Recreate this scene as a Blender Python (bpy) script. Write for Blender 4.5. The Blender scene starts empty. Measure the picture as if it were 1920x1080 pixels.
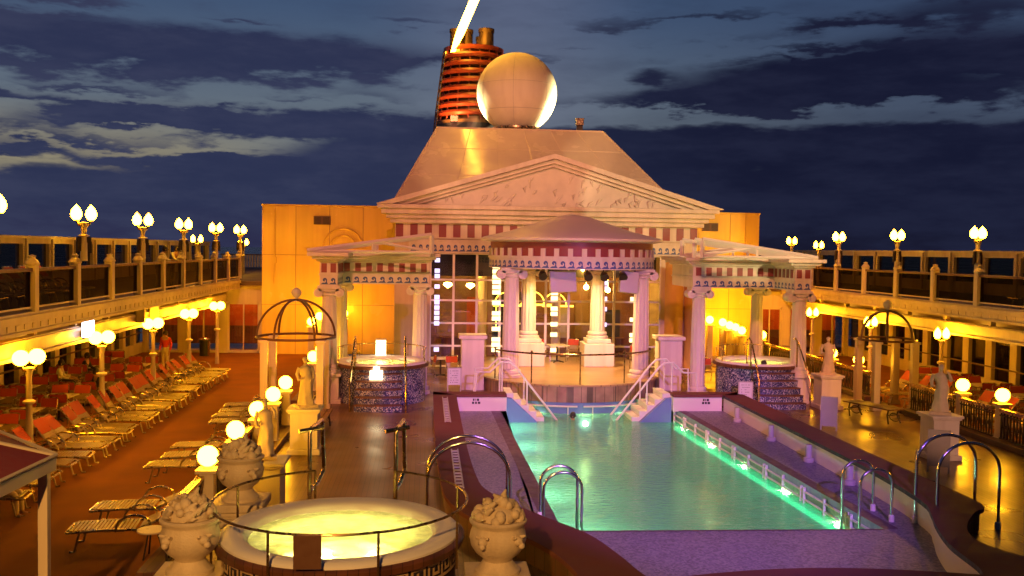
import bpy, math, random
from math import pi, sin, cos, atan, atan2, sqrt, radians
from mathutils import Vector, Matrix
random.seed(7)
S = bpy.context.scene
COL = S.collection

# ------------------------------------------------------------------ mesh builder
class MB:
    def __init__(s): s.v = []; s.f = []; s.mi = []; s.m = 0
    def add(s, vs, fs):
        o = len(s.v); s.v += [tuple(p) for p in vs]
        for q in fs: s.f.append([o + i for i in q]); s.mi.append(s.m)
    def box(s, x0, x1, y0, y1, z0, z1, T=None):
        vs = [(x, y, z) for z in (z0, z1) for x, y in ((x0, y0), (x1, y0), (x1, y1), (x0, y1))]
        if T is not None: vs = [T @ Vector(p) for p in vs]
        s.add(vs, [(3, 2, 1, 0), (4, 5, 6, 7), (0, 1, 5, 4), (1, 2, 6, 5), (2, 3, 7, 6), (3, 0, 4, 7)])
    def poly(s, pts): s.add(pts, [tuple(range(len(pts)))])
    def prism(s, pts, z0, z1):          # pts counter-clockwise in plan
        n = len(pts)
        s.add([(x, y, z0) for x, y in pts] + [(x, y, z1) for x, y in pts],
              [tuple(range(n - 1, -1, -1)), tuple(range(n, 2 * n))] + [(i, (i + 1) % n, n + (i + 1) % n, n + i) for i in range(n)])
    def prismY(s, pts, y0, y1):         # outline in x,z, extruded along y
        n = len(pts)
        s.add([(x, y0, z) for x, z in pts] + [(x, y1, z) for x, z in pts],
              [tuple(range(n)), tuple(range(2 * n - 1, n - 1, -1))] + [(i, n + i, n + (i + 1) % n, (i + 1) % n) for i in range(n)])
    def tube(s, pts, r, n=8, closed=False, cap=True):
        P = [Vector(p) for p in pts]; k = len(P); rr = r if isinstance(r, (list, tuple)) else [r] * k
        o = len(s.v); prev = None
        for i, p in enumerate(P):
            a = P[(i - 1) % k] if (i or closed) else p; b = P[(i + 1) % k] if (i < k - 1 or closed) else p
            t = (b - a).normalized() if (b - a).length > 1e-9 else Vector((0, 0, 1))
            if prev is None:
                ref = Vector((0, 0, 1)) if abs(t.z) < .9 else Vector((1, 0, 0))
                nx = t.cross(ref).normalized()
            else: nx = (prev - t * prev.dot(t)).normalized()
            prev = nx; ny = t.cross(nx)
            for j in range(n):
                q = 2 * pi * j / n
                s.v.append(tuple(p + (nx * cos(q) + ny * sin(q)) * rr[i]))
        for i in range(k if closed else k - 1):
            for j in range(n):
                a = o + i * n + j; b = o + i * n + (j + 1) % n
                c = o + ((i + 1) % k) * n + (j + 1) % n; d = o + ((i + 1) % k) * n + j
                s.f.append([a, b, c, d]); s.mi.append(s.m)
        if cap and not closed:
            s.f.append([o + j for j in range(n - 1, -1, -1)]); s.mi.append(s.m)
            s.f.append([o + (k - 1) * n + j for j in range(n)]); s.mi.append(s.m)
    def lathe(s, prof, c=(0, 0, 0), n=24, a0=0, a1=2 * pi, rfun=None):
        full = abs(a1 - a0 - 2 * pi) < 1e-6; cols = n if full else n + 1; o = len(s.v); k = len(prof)
        for j in range(cols):
            a = a0 + (a1 - a0) * j / n
            for r, z in prof:
                q = r * (rfun(j, z) if rfun else 1)
                s.v.append((c[0] + q * cos(a), c[1] + q * sin(a), c[2] + z))
        for j in range(n):
            for i in range(k - 1):
                a = o + j * k + i; b = o + ((j + 1) % cols) * k + i
                q = [a, b, b + 1, a + 1]
                if prof[i][0] < 1e-6: q = [a, b + 1, a + 1]
                elif prof[i + 1][0] < 1e-6: q = [a, b, a + 1]
                s.f.append(q); s.mi.append(s.m)
    def ball(s, c, r, n=10, m=6, sc=(1, 1, 1)):
        o = len(s.v); pr = [(max(1e-7, sin(pi * i / m)) if 0 < i < m else 0, -cos(pi * i / m)) for i in range(m + 1)]
        for j in range(n):
            a = 2 * pi * j / n
            for q, z in pr: s.v.append((c[0] + r * sc[0] * q * cos(a), c[1] + r * sc[1] * q * sin(a), c[2] + r * sc[2] * z))
        k = m + 1
        for j in range(n):
            for i in range(m):
                a = o + j * k + i; b = o + ((j + 1) % n) * k + i
                f = [a, b, b + 1, a + 1]
                if i == 0: f = [a, b + 1, a + 1]
                elif i == m - 1: f = [a, b, a + 1]
                s.f.append(f); s.mi.append(s.m)
    def pieces(s, name, mat, parent, per):     # every piece a part of its own
        i = 0; v0 = 0
        while i < len(s.f):
            q = MB(); fs = s.f[i:i + per[1]]; q.v = s.v[v0:v0 + per[0]]; q.f = [[a - v0 for a in f] for f in fs]; q.mi = [0] * len(fs); q.build(name, mat, parent, 0); i += per[1]; v0 += per[0]
    def weld(s):
        key = {}; mp = []; nv = []
        for p in s.v:
            k = tuple(round(c, 4) for c in p)
            if k not in key: key[k] = len(nv); nv.append(p)
            mp.append(key[k])
        s.v = nv; s.f = [[mp[i] for i in f] for f in s.f]; return s
    def build(s, name, mat, parent=None, smooth=40, bevel=0):
        me = bpy.data.meshes.new(name); me.from_pydata(s.v, [], s.f)
        for m in (mat if isinstance(mat, (list, tuple)) else [mat]): me.materials.append(m)
        me.polygons.foreach_set('material_index', s.mi)
        if smooth:
            me.polygons.foreach_set('use_smooth', [True] * len(s.f)); me.update()
            me.set_sharp_from_angle(angle=radians(smooth))
        me.update()
        o = bpy.data.objects.new(name, me); COL.objects.link(o)
        if parent: o.parent = parent
        if bevel:
            b = o.modifiers.new('bevel', 'BEVEL'); b.width = bevel; b.segments = 2; b.limit_method = 'ANGLE'
        return o

def tag(o, label=None, cat=None, group=None, kind=None):
    if label: o['label'] = label
    if cat: o['category'] = cat
    if group: o['group'] = group
    if kind: o['kind'] = kind
    return o
def thing(name, label, cat, loc=(0, 0, 0), rz=0, group=None):
    o = bpy.data.objects.new(name, None); COL.objects.link(o); o.empty_display_size = .2
    o.location = loc; o.rotation_euler = (0, 0, rz)
    return tag(o, label, cat, group)
def struct(name, mb, mat, label=None, smooth=0):
    o = mb.build(name, mat, None, smooth); return tag(o, label, None, None, 'structure')
def dup(o, parent=None):
    c = o.copy(); COL.objects.link(c)
    if parent: c.parent = parent
    for ch in list(o.children): dup(ch, c)
    return c
def clone(o, loc, rz, label, group=None):
    c = dup(o); c.location = loc; c.rotation_euler = (0, 0, rz); c['label'] = label
    if group: c['group'] = group
    return c
ORD = 'first second third fourth fifth sixth seventh eighth ninth tenth eleventh twelfth thirteenth fourteenth fifteenth sixteenth seventeenth eighteenth nineteenth twentieth twenty-first twenty-second twenty-third twenty-fourth twenty-fifth twenty-sixth twenty-seventh twenty-eighth'.split()
def skin(vs, es, rs, sub=1):
    me = bpy.data.meshes.new('skin_source'); me.from_pydata(vs, es, [])
    o = bpy.data.objects.new('skin_source', me); COL.objects.link(o)
    o.modifiers.new('s', 'SKIN')
    if not me.skin_vertices: raise RuntimeError('no skin layer')
    for i, r in enumerate(rs):
        d = me.skin_vertices[0].data[i]; d.radius = r if isinstance(r, tuple) else (r, r); d.use_root = (i == 0)
    if sub: m = o.modifiers.new('u', 'SUBSURF'); m.levels = sub; m.render_levels = sub
    dg = bpy.context.evaluated_depsgraph_get(); dg.update()
    out = bpy.data.meshes.new_from_object(o.evaluated_get(dg))
    bpy.data.objects.remove(o); bpy.data.meshes.remove(me)
    out.polygons.foreach_set('use_smooth', [True] * len(out.polygons))
    return out
def mesh_obj(name, me, mat, parent=None):
    me.materials.clear(); me.materials.append(mat); me.name = name
    o = bpy.data.objects.new(name, me); COL.objects.link(o)
    if parent: o.parent = parent
    return o

# ------------------------------------------------------------------ materials
def newmat(name):
    m = bpy.data.materials.new(name); m.use_nodes = True; n = m.node_tree; n.nodes.clear()
    return m, n.nodes, n.links
def paint(name, col, rough=.5, var=.12, scale=3.0, bump=.0, bscale=40, metal=0, rvar=.12, spec=.5, coat=0, streak=0):
    m, N, L = newmat(name)
    out = N.new('ShaderNodeOutputMaterial'); b = N.new('ShaderNodeBsdfPrincipled'); L.new(b.outputs[0], out.inputs[0])
    tc = N.new('ShaderNodeTexCoord'); nz = N.new('ShaderNodeTexNoise'); nz.inputs['Scale'].default_value = scale
    nz.inputs['Detail'].default_value = 5; L.new(tc.outputs['Object'], nz.inputs['Vector'])
    mx = N.new('ShaderNodeMix'); mx.data_type = 'RGBA'
    mx.inputs[6].default_value = (*[c * (1 - var) for c in col], 1); mx.inputs[7].default_value = (*[min(1, c * (1 + var)) for c in col], 1)
    L.new(nz.outputs['Fac'], mx.inputs[0]); L.new(mx.outputs[2], b.inputs['Base Color'])
    if streak:                                   # rain streaks and grime running down
        mp = N.new('ShaderNodeMapping'); mp.inputs['Scale'].default_value = (1.1, 1.1, .07); L.new(tc.outputs['Object'], mp.inputs[0])
        n3 = N.new('ShaderNodeTexNoise'); n3.inputs['Scale'].default_value = 1.6; n3.inputs['Detail'].default_value = 6; n3.inputs['Roughness'].default_value = .65; L.new(mp.outputs[0], n3.inputs['Vector'])
        cr = N.new('ShaderNodeValToRGB'); cr.color_ramp.elements[0].position = .34; cr.color_ramp.elements[0].color = (1 - streak * .8, 1 - streak * .9, 1 - streak, 1); cr.color_ramp.elements[1].position = .60; cr.color_ramp.elements[1].color = (1, 1, 1, 1)
        mu = N.new('ShaderNodeMix'); mu.data_type = 'RGBA'; mu.blend_type = 'MULTIPLY'; mu.inputs[0].default_value = 1
        L.new(n3.outputs['Fac'], cr.inputs[0]); L.new(mx.outputs[2], mu.inputs[6]); L.new(cr.outputs[0], mu.inputs[7]); L.new(mu.outputs[2], b.inputs['Base Color'])
    mr = N.new('ShaderNodeMapRange'); mr.inputs[1].default_value = .3; mr.inputs[2].default_value = .7
    mr.inputs[3].default_value = max(.02, rough - rvar); mr.inputs[4].default_value = min(1, rough + rvar)
    L.new(nz.outputs['Fac'], mr.inputs[0]); L.new(mr.outputs[0], b.inputs['Roughness'])
    b.inputs['Metallic'].default_value = metal; b.inputs['Specular IOR Level'].default_value = spec
    if coat: b.inputs['Coat Weight'].default_value = coat; b.inputs['Coat Roughness'].default_value = .08
    if bump:
        n2 = N.new('ShaderNodeTexNoise'); n2.inputs['Scale'].default_value = bscale; n2.inputs['Detail'].default_value = 4
        L.new(tc.outputs['Object'], n2.inputs['Vector'])
        bp = N.new('ShaderNodeBump'); bp.inputs['Strength'].default_value = bump; bp.inputs['Distance'].default_value = .02
        L.new(n2.outputs['Fac'], bp.inputs['Height']); L.new(bp.outputs[0], b.inputs['Normal'])
    return m
def emit(name, col, st):
    m, N, L = newmat(name)
    out = N.new('ShaderNodeOutputMaterial'); e = N.new('ShaderNodeEmission'); e.inputs[0].default_value = (*col, 1); e.inputs[1].default_value = st
    L.new(e.outputs[0], out.inputs[0]); return m
def planks(name, c1, c2, w, ln, rough, rvar, rot=0, bump=.25, puddle=2.0, axis='XY', spec=.5):
    m, N, L = newmat(name)
    out = N.new('ShaderNodeOutputMaterial'); b = N.new('ShaderNodeBsdfPrincipled'); L.new(b.outputs[0], out.inputs[0])
    tc = N.new('ShaderNodeTexCoord'); mp = N.new('ShaderNodeMapping'); mp.inputs['Rotation'].default_value = (0, 0, rot)
    L.new(tc.outputs['Object'], mp.inputs['Vector'])
    br = N.new('ShaderNodeTexBrick'); br.inputs['Scale'].default_value = 1; br.inputs['Brick Width'].default_value = ln; br.inputs['Row Height'].default_value = w
    br.inputs['Mortar Size'].default_value = w * .05; br.inputs['Color1'].default_value = (*c1, 1); br.inputs['Color2'].default_value = (*c2, 1)
    br.inputs['Mortar'].default_value = (*[c * .35 for c in c1], 1); br.inputs['Bias'].default_value = 0
    L.new(mp.outputs[0], br.inputs['Vector'])
    nz = N.new('ShaderNodeTexNoise'); nz.inputs['Scale'].default_value = puddle; nz.inputs['Detail'].default_value = 6; L.new(tc.outputs['Object'], nz.inputs['Vector'])
    st = N.new('ShaderNodeMix'); st.data_type = 'RGBA'; st.blend_type = 'MULTIPLY'; st.inputs[0].default_value = 1
    cr = N.new('ShaderNodeValToRGB'); cr.color_ramp.elements[0].position = .3; cr.color_ramp.elements[0].color = (.62, .6, .58, 1); cr.color_ramp.elements[1].position = .7; cr.color_ramp.elements[1].color = (1.1, 1.1, 1.1, 1)
    L.new(nz.outputs['Fac'], cr.inputs[0]); L.new(br.outputs['Color'], st.inputs[6]); L.new(cr.outputs[0], st.inputs[7]); L.new(st.outputs[2], b.inputs['Base Color'])
    mr = N.new('ShaderNodeMapRange'); mr.inputs[1].default_value = .2; mr.inputs[2].default_value = .8; mr.inputs[3].default_value = max(.03, rough - rvar); mr.inputs[4].default_value = rough + rvar
    nr = N.new('ShaderNodeTexNoise'); nr.inputs['Scale'].default_value = puddle * .7; nr.inputs['Detail'].default_value = 1.5; L.new(tc.outputs['Object'], nr.inputs['Vector'])
    L.new(nr.outputs['Fac'], mr.inputs[0]); L.new(mr.outputs[0], b.inputs['Roughness'])
    b.inputs['Specular IOR Level'].default_value = spec
    n2 = N.new('ShaderNodeTexNoise'); n2.inputs['Scale'].default_value = 22; L.new(tc.outputs['Object'], n2.inputs['Vector'])
    ad = N.new('ShaderNodeMath'); ad.operation = 'MULTIPLY_ADD'; ad.inputs[1].default_value = .6; L.new(n2.outputs['Fac'], ad.inputs[0]); L.new(br.outputs['Fac'], ad.inputs[2])
    bp = N.new('ShaderNodeBump'); bp.inputs['Strength'].default_value = bump; bp.inputs['Distance'].default_value = .008; bp.invert = True
    L.new(ad.outputs[0], bp.inputs['Height']); L.new(bp.outputs[0], b.inputs['Normal'])
    return m
def mosaic(name, stops, scale, rough=.25, grout=(.1, .1, .1), big=0):
    m, N, L = newmat(name)
    out = N.new('ShaderNodeOutputMaterial'); b = N.new('ShaderNodeBsdfPrincipled'); L.new(b.outputs[0], out.inputs[0]); b.inputs['Roughness'].default_value = rough
    tc = N.new('ShaderNodeTexCoord'); vo = N.new('ShaderNodeTexVoronoi'); vo.inputs['Scale'].default_value = scale; vo.inputs['Randomness'].default_value = .6
    L.new(tc.outputs['Object'], vo.inputs['Vector'])
    sp = N.new('ShaderNodeSeparateColor'); L.new(vo.outputs['Color'], sp.inputs[0])
    cr = N.new('ShaderNodeValToRGB'); cr.color_ramp.interpolation = 'CONSTANT'
    while len(cr.color_ramp.elements) < len(stops): cr.color_ramp.elements.new(.5)
    for e, (p, c) in zip(cr.color_ramp.elements, stops): e.position = p; e.color = (*c, 1)
    src = sp.outputs[0]
    if big:
        nz = N.new('ShaderNodeTexNoise'); nz.inputs['Scale'].default_value = big; nz.inputs['Detail'].default_value = 4; L.new(tc.outputs['Object'], nz.inputs['Vector'])
        a = N.new('ShaderNodeMath'); a.operation = 'MULTIPLY_ADD'; a.inputs[1].default_value = .9; a.inputs[2].default_value = -.45; L.new(nz.outputs['Fac'], a.inputs[0])
        a2 = N.new('ShaderNodeMath'); a2.operation = 'ADD'; L.new(a.outputs[0], a2.inputs[0]); L.new(sp.outputs[0], a2.inputs[1]); src = a2.outputs[0]
    L.new(src, cr.inputs[0]); L.new(cr.outputs[0], b.inputs['Base Color'])
    return m
def glass(name, tint=(.9, .9, .9), refl=.12, rough=.02, kp=5):
    m, N, L = newmat(name)
    out = N.new('ShaderNodeOutputMaterial'); t = N.new('ShaderNodeBsdfTransparent'); t.inputs[0].default_value = (*tint, 1)
    g = N.new('ShaderNodeBsdfGlossy'); g.inputs['Roughness'].default_value = rough
    fr = N.new('ShaderNodeLayerWeight'); fr.inputs[0].default_value = .5
    pw = N.new('ShaderNodeMath'); pw.operation = 'POWER'; pw.inputs[1].default_value = kp; L.new(fr.outputs['Facing'], pw.inputs[0])
    a = N.new('ShaderNodeMath'); a.operation = 'ADD'; a.inputs[1].default_value = refl + .04; a.use_clamp = True; L.new(pw.outputs[0], a.inputs[0])
    mx = N.new('ShaderNodeMixShader'); L.new(a.outputs[0], mx.inputs[0]); L.new(t.outputs[0], mx.inputs[1]); L.new(g.outputs[0], mx.inputs[2]); L.new(mx.outputs[0], out.inputs[0])
    return m
def water(name, tint, body, bodyfac, bscale, bstr, foam=0, rough=.06, stretch=(1, 1, 1)):
    # clear tinted surface with a scattering body share and a rippled reflection
    m, N, L = newmat(name)
    out = N.new('ShaderNodeOutputMaterial'); t = N.new('ShaderNodeBsdfTransparent'); t.inputs[0].default_value = (*tint, 1)
    d = N.new('ShaderNodeBsdfDiffuse'); d.inputs[0].default_value = (*body, 1); tr = N.new('ShaderNodeBsdfTranslucent'); tr.inputs[0].default_value = (*body, 1)
    ds = N.new('ShaderNodeMixShader'); ds.inputs[0].default_value = .6; L.new(d.outputs[0], ds.inputs[1]); L.new(tr.outputs[0], ds.inputs[2])
    g = N.new('ShaderNodeBsdfGlossy'); g.inputs['Roughness'].default_value = rough
    tc = N.new('ShaderNodeTexCoord'); mp = N.new('ShaderNodeMapping'); mp.inputs['Scale'].default_value = stretch; L.new(tc.outputs['Object'], mp.inputs[0])
    nz = N.new('ShaderNodeTexNoise'); nz.inputs['Scale'].default_value = bscale; nz.inputs['Detail'].default_value = 5; nz.inputs['Distortion'].default_value = .6; L.new(mp.outputs[0], nz.inputs['Vector'])
    bp = N.new('ShaderNodeBump'); bp.inputs['Strength'].default_value = bstr; bp.inputs['Distance'].default_value = .05; L.new(nz.outputs['Fac'], bp.inputs['Height'])
    for q in (g, d): L.new(bp.outputs[0], q.inputs['Normal'])
    m1 = N.new('ShaderNodeMixShader'); m1.inputs[0].default_value = bodyfac; L.new(t.outputs[0], m1.inputs[1]); L.new(ds.outputs[0], m1.inputs[2])
    if foam:
        n2 = N.new('ShaderNodeTexNoise'); n2.inputs['Scale'].default_value = foam; n2.inputs['Detail'].default_value = 7; L.new(tc.outputs['Object'], n2.inputs['Vector'])
        mr = N.new('ShaderNodeMapRange'); mr.inputs[1].default_value = .35; mr.inputs[2].default_value = .7; mr.inputs[3].default_value = bodyfac * .6; mr.inputs[4].default_value = min(1, bodyfac * 1.3)
        L.new(n2.outputs['Fac'], mr.inputs[0]); L.new(mr.outputs[0], m1.inputs[0])
    fr = N.new('ShaderNodeFresnel'); fr.inputs[0].default_value = 1.33; L.new(bp.outputs[0], fr.inputs['Normal'])
    m2 = N.new('ShaderNodeMixShader'); L.new(fr.outputs[0], m2.inputs[0]); L.new(m1.outputs[0], m2.inputs[1]); L.new(g.outputs[0], m2.inputs[2]); L.new(m2.outputs[0], out.inputs[0])
    return m

LAMP = (1, .41, .009)
M = dict(
 cream=paint('cream_paint', (.66, .54, .36), .42, .1, 1.2, .05, 60, streak=.28),
 white=paint('white_paint', (.78, .75, .70), .4, .06, 2, .04, 80),
 plaster=paint('white_plaster', (.74, .68, .58), .6, .10, 1.5, .2, 30, streak=.22),
 relief=paint('relief_plaster', (.66, .62, .55), .7, .2, 2.2, 1.0, 3.2),
 yellow=paint('yellow_paint', (.76, .54, .10), .24, .03, .6, .03, 8, rvar=.04, streak=.16),
 orange=paint('ochre_paint', (.62, .36, .10), .4, .1, 1),
 red=paint('red_enamel', (.25, .05, .052), .45, .1, 2),
 blue=paint('blue_enamel', (.06, .10, .30), .45, .1, 4),
 marble=paint('cast_stone', (.66, .54, .36), .62, .16, 9, .45, 45, streak=.3),
 terra=paint('warm_cast_stone', (.64, .52, .36), .65, .16, 9, .45, 45, streak=.3),
 roofw=paint('white_roof_sheet', (.76, .64, .48), .22, .05, .8, .03, 3, streak=.08),
 radome=paint('radome_gelcoat', (.78, .72, .60), .8, .05, 1.5, streak=.12, spec=.2),
 funnel=paint('funnel_red', (.27, .048, .02), .4, .2, 3),
 navy=paint('navy_paint', (.02, .025, .05), .4, .2, 3),
 pipe=paint('sooty_steel', (.16, .10, .06), .5, .3, 3, metal=.6),
 brass=paint('brass', (.60, .42, .18), .22, .15, 8, metal=1),
 chrome=paint('stainless_steel', (.72, .70, .70), .14, .05, 6, metal=1, rvar=.05),
 iron=paint('dark_iron', (.035, .022, .016), .4, .2, 8, metal=.3),
 bronze=paint('bronze_tube', (.20, .12, .05), .3, .15, 8, metal=.8),
 frame=paint('champagne_tube', (.42, .33, .21), .3, .1, 8, metal=.85),
 redfab=paint('red_mesh_fabric', (.40, .045, .018), .75, .15, 14, .3, 120),
 creamfab=paint('cream_mesh_fabric', (.27, .175, .075), .4, .15, 14, .04, 120),
 ttop=paint('table_top', (.62, .50, .36), .35, .1, 6),
 coping=paint('brown_coping', (.175, .060, .060), .75, .22, 2.5, .2, 30, spec=.12),
 carpet=paint('rust_carpet', (.29, .105, .024), .95, .38, .8, .5, 160, spec=.1),
 deckr=paint('upper_deck_paint', (.09, .05, .03), .7, .2, 1),
 soffit=paint('soffit_paint', (.60, .50, .32), .55, .06, 1),
 dkglass=glass('dark_window', (.10, .09, .09), .0),
 panel=glass('smoked_panel', (.10, .07, .05), -.03, .2, 12),
 pane=glass('window_glass', (.82, .80, .76), .06),
 maroon=paint('maroon_canvas', (.20, .02, .03), .85, .15, 6, .3, 90),
 awntrim=paint('awning_trim', (.55, .46, .32), .6, .1, 8),
 skin=paint('skin', (.42, .22, .13), .55, .08, 12),
 hair=paint('dark_hair', (.02, .012, .01), .5, .2, 20),
 shirt=paint('white_cloth', (.68, .62, .52), .85, .08, 10),
 darkc=paint('dark_cloth', (.025, .02, .03), .85, .1, 10),
 redc=paint('red_cloth', (.50, .03, .015), .85, .1, 10),
 beige=paint('beige_cloth', (.58, .46, .30), .85, .1, 10),
 grey=paint('grey_box', (.45, .42, .40), .5, .08, 4),
 black=paint('black_plastic', (.015, .014, .016), .45, .2, 8),
 board=paint('notice_board', (.60, .60, .62), .5, .1, 8),
 brownp=paint('brown_plate', (.11, .045, .02), .45, .2, 8),
 purple=paint('purple_edging', (.12, .05, .10), .5, .15, 6),
 stringer=paint('pale_blue_gelcoat', (.14, .20, .46), .4, .08, 3),
 doorred=paint('lobby_red', (.42, .085, .015), .5, .12, 1.5),
 seam=paint('dark_seam', (.30, .17, .05), .6, .2, 3),
 lobbyw=paint('lobby_wood', (.24, .12, .045), .4, .5, .9),
 deck=planks('teak_deck', (.22, .115, .05), (.18, .09, .038), .11, 2.6, .33, .13, pi / 2, .14, puddle=.9, spec=.36),
 stagew=planks('stage_teak', (.52, .34, .17), (.46, .29, .14), .10, 6, .36, .06, 0, .12, .5),
 clad=planks('plank_cladding', (.17, .060, .026), (.11, .038, .018), .13, 9, .5, .15, pi / 2),
 tile=mosaic('pool_tile', [(0, (.30, .50, .50)), (.5, (.34, .55, .54)), (.8, (.27, .46, .48))], 9, .3),
 terrace=mosaic('terrace_mosaic', [(0, (.15, .13, .19)), (.25, (.24, .21, .28)), (.55, (.29, .26, .33)), (.82, (.19, .16, .25))], 22, .45, big=1.6),
 spa=mosaic('spa_mosaic', [(0, (.03, .03, .09)), (.3, (.10, .10, .20)), (.48, (.025, .03, .07)), (.62, (.34, .34, .38)), (.76, (.14, .15, .28)), (.92, (.5, .5, .5))], 36, .22, big=2.2),
 keyt=paint('key_tile_gold', (.50, .34, .17), .35, .15, 10),
 keyd=mosaic('key_tile_dark', [(0, (.03, .025, .04)), (.5, (.06, .05, .08)), (.8, (.02, .02, .03))], 40, .25),
 spaw=water('spa_water', (.95, .98, .75), (.82, .82, .42), .78, 9, .35, 5.0, .08),
 poolw=water('pool_water', (.60, .93, .80), (.27, .60, .42), .70, 6, .7, 0, .035, (.6, 1.6, 1)),
 globe=emit('lamp_glass_lit', LAMP, 78), torch=emit('torch_lamp_lit', LAMP, 90), uptorch=emit('deck_torch_lit', LAMP, 90),
 doorlamp=emit('lobby_door_lamp', (1, .42, .06), 75), inlamp=emit('indoor_lamp_lit', (1, .52, .08), 75), neon=emit('yellow_neon', (1, .55, .04), 7), blockw=emit('glass_block_lit', (1, .72, .32), 2.6), blockv=emit('violet_glass_block_lit', (.75, .60, 1), 1.6),
 sign=emit('sign_face_lit', (.95, .85, 1), 4), poollamp=emit('underwater_lamp', (.80, 1, .40), 260), poolfill=emit('pool_fill_lamp', (.50, 1, .62), 1000), greenglow=emit('green_glow_tube', (.06, 1, .42), 3.2), steplamp=emit('step_lamp', (.8, 1, .32), 200), spalamp=emit('spa_lamp', (1, .88, .26), 150), soflamp=emit('soffit_lamp', (1, .52, .05), 6),
 rope=emit('string_bulbs_lit', (1, .44, .035), 34), whitelamp=emit('white_lantern_lit', (1, .82, .45), 9),
)
# ------------------------------------------------------------------ camera
def make_camera():
    F = 1800.; psi = atan(160 / F); th = atan(71.6 / F); a = .015
    f = Vector((sin(psi) * cos(th), cos(psi) * cos(th), -sin(th)))
    r0 = Vector((cos(psi), -sin(psi), 0)); u0 = r0.cross(f)
    r = r0 * cos(a) + u0 * sin(a); u = u0 * cos(a) - r0 * sin(a)
    cd = bpy.data.cameras.new('camera'); cam = bpy.data.objects.new('camera', cd); COL.objects.link(cam)
    mw = Matrix.Identity(4)
    for i in range(3): mw[i][0] = r[i]; mw[i][1] = u[i]; mw[i][2] = -f[i]
    mw[0][3], mw[1][3], mw[2][3] = 0, 0, 5.2
    cam.matrix_world = mw
    cd.sensor_width = 36; cd.lens = 36 * F / 1920; cd.clip_start = .1; cd.clip_end = 40000
    S.camera = cam
make_camera()
S.view_settings.view_transform = 'Standard'; S.view_settings.look = 'None'; S.view_settings.gamma = 1; S.view_settings.exposure = .28
S.view_settings.use_curve_mapping = False
S.cycles.use_denoising = True
try: S.cycles.denoiser = 'OPENIMAGEDENOISE'
except Exception: pass
S.cycles.max_bounces = 8; S.cycles.diffuse_bounces = 3; S.cycles.glossy_bounces = 3; S.cycles.transparent_max_bounces = 12; S.cycles.transmission_bounces = 4
S.cycles.sample_clamp_indirect = 4; S.cycles.caustics_reflective = False; S.cycles.caustics_refractive = False

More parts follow.
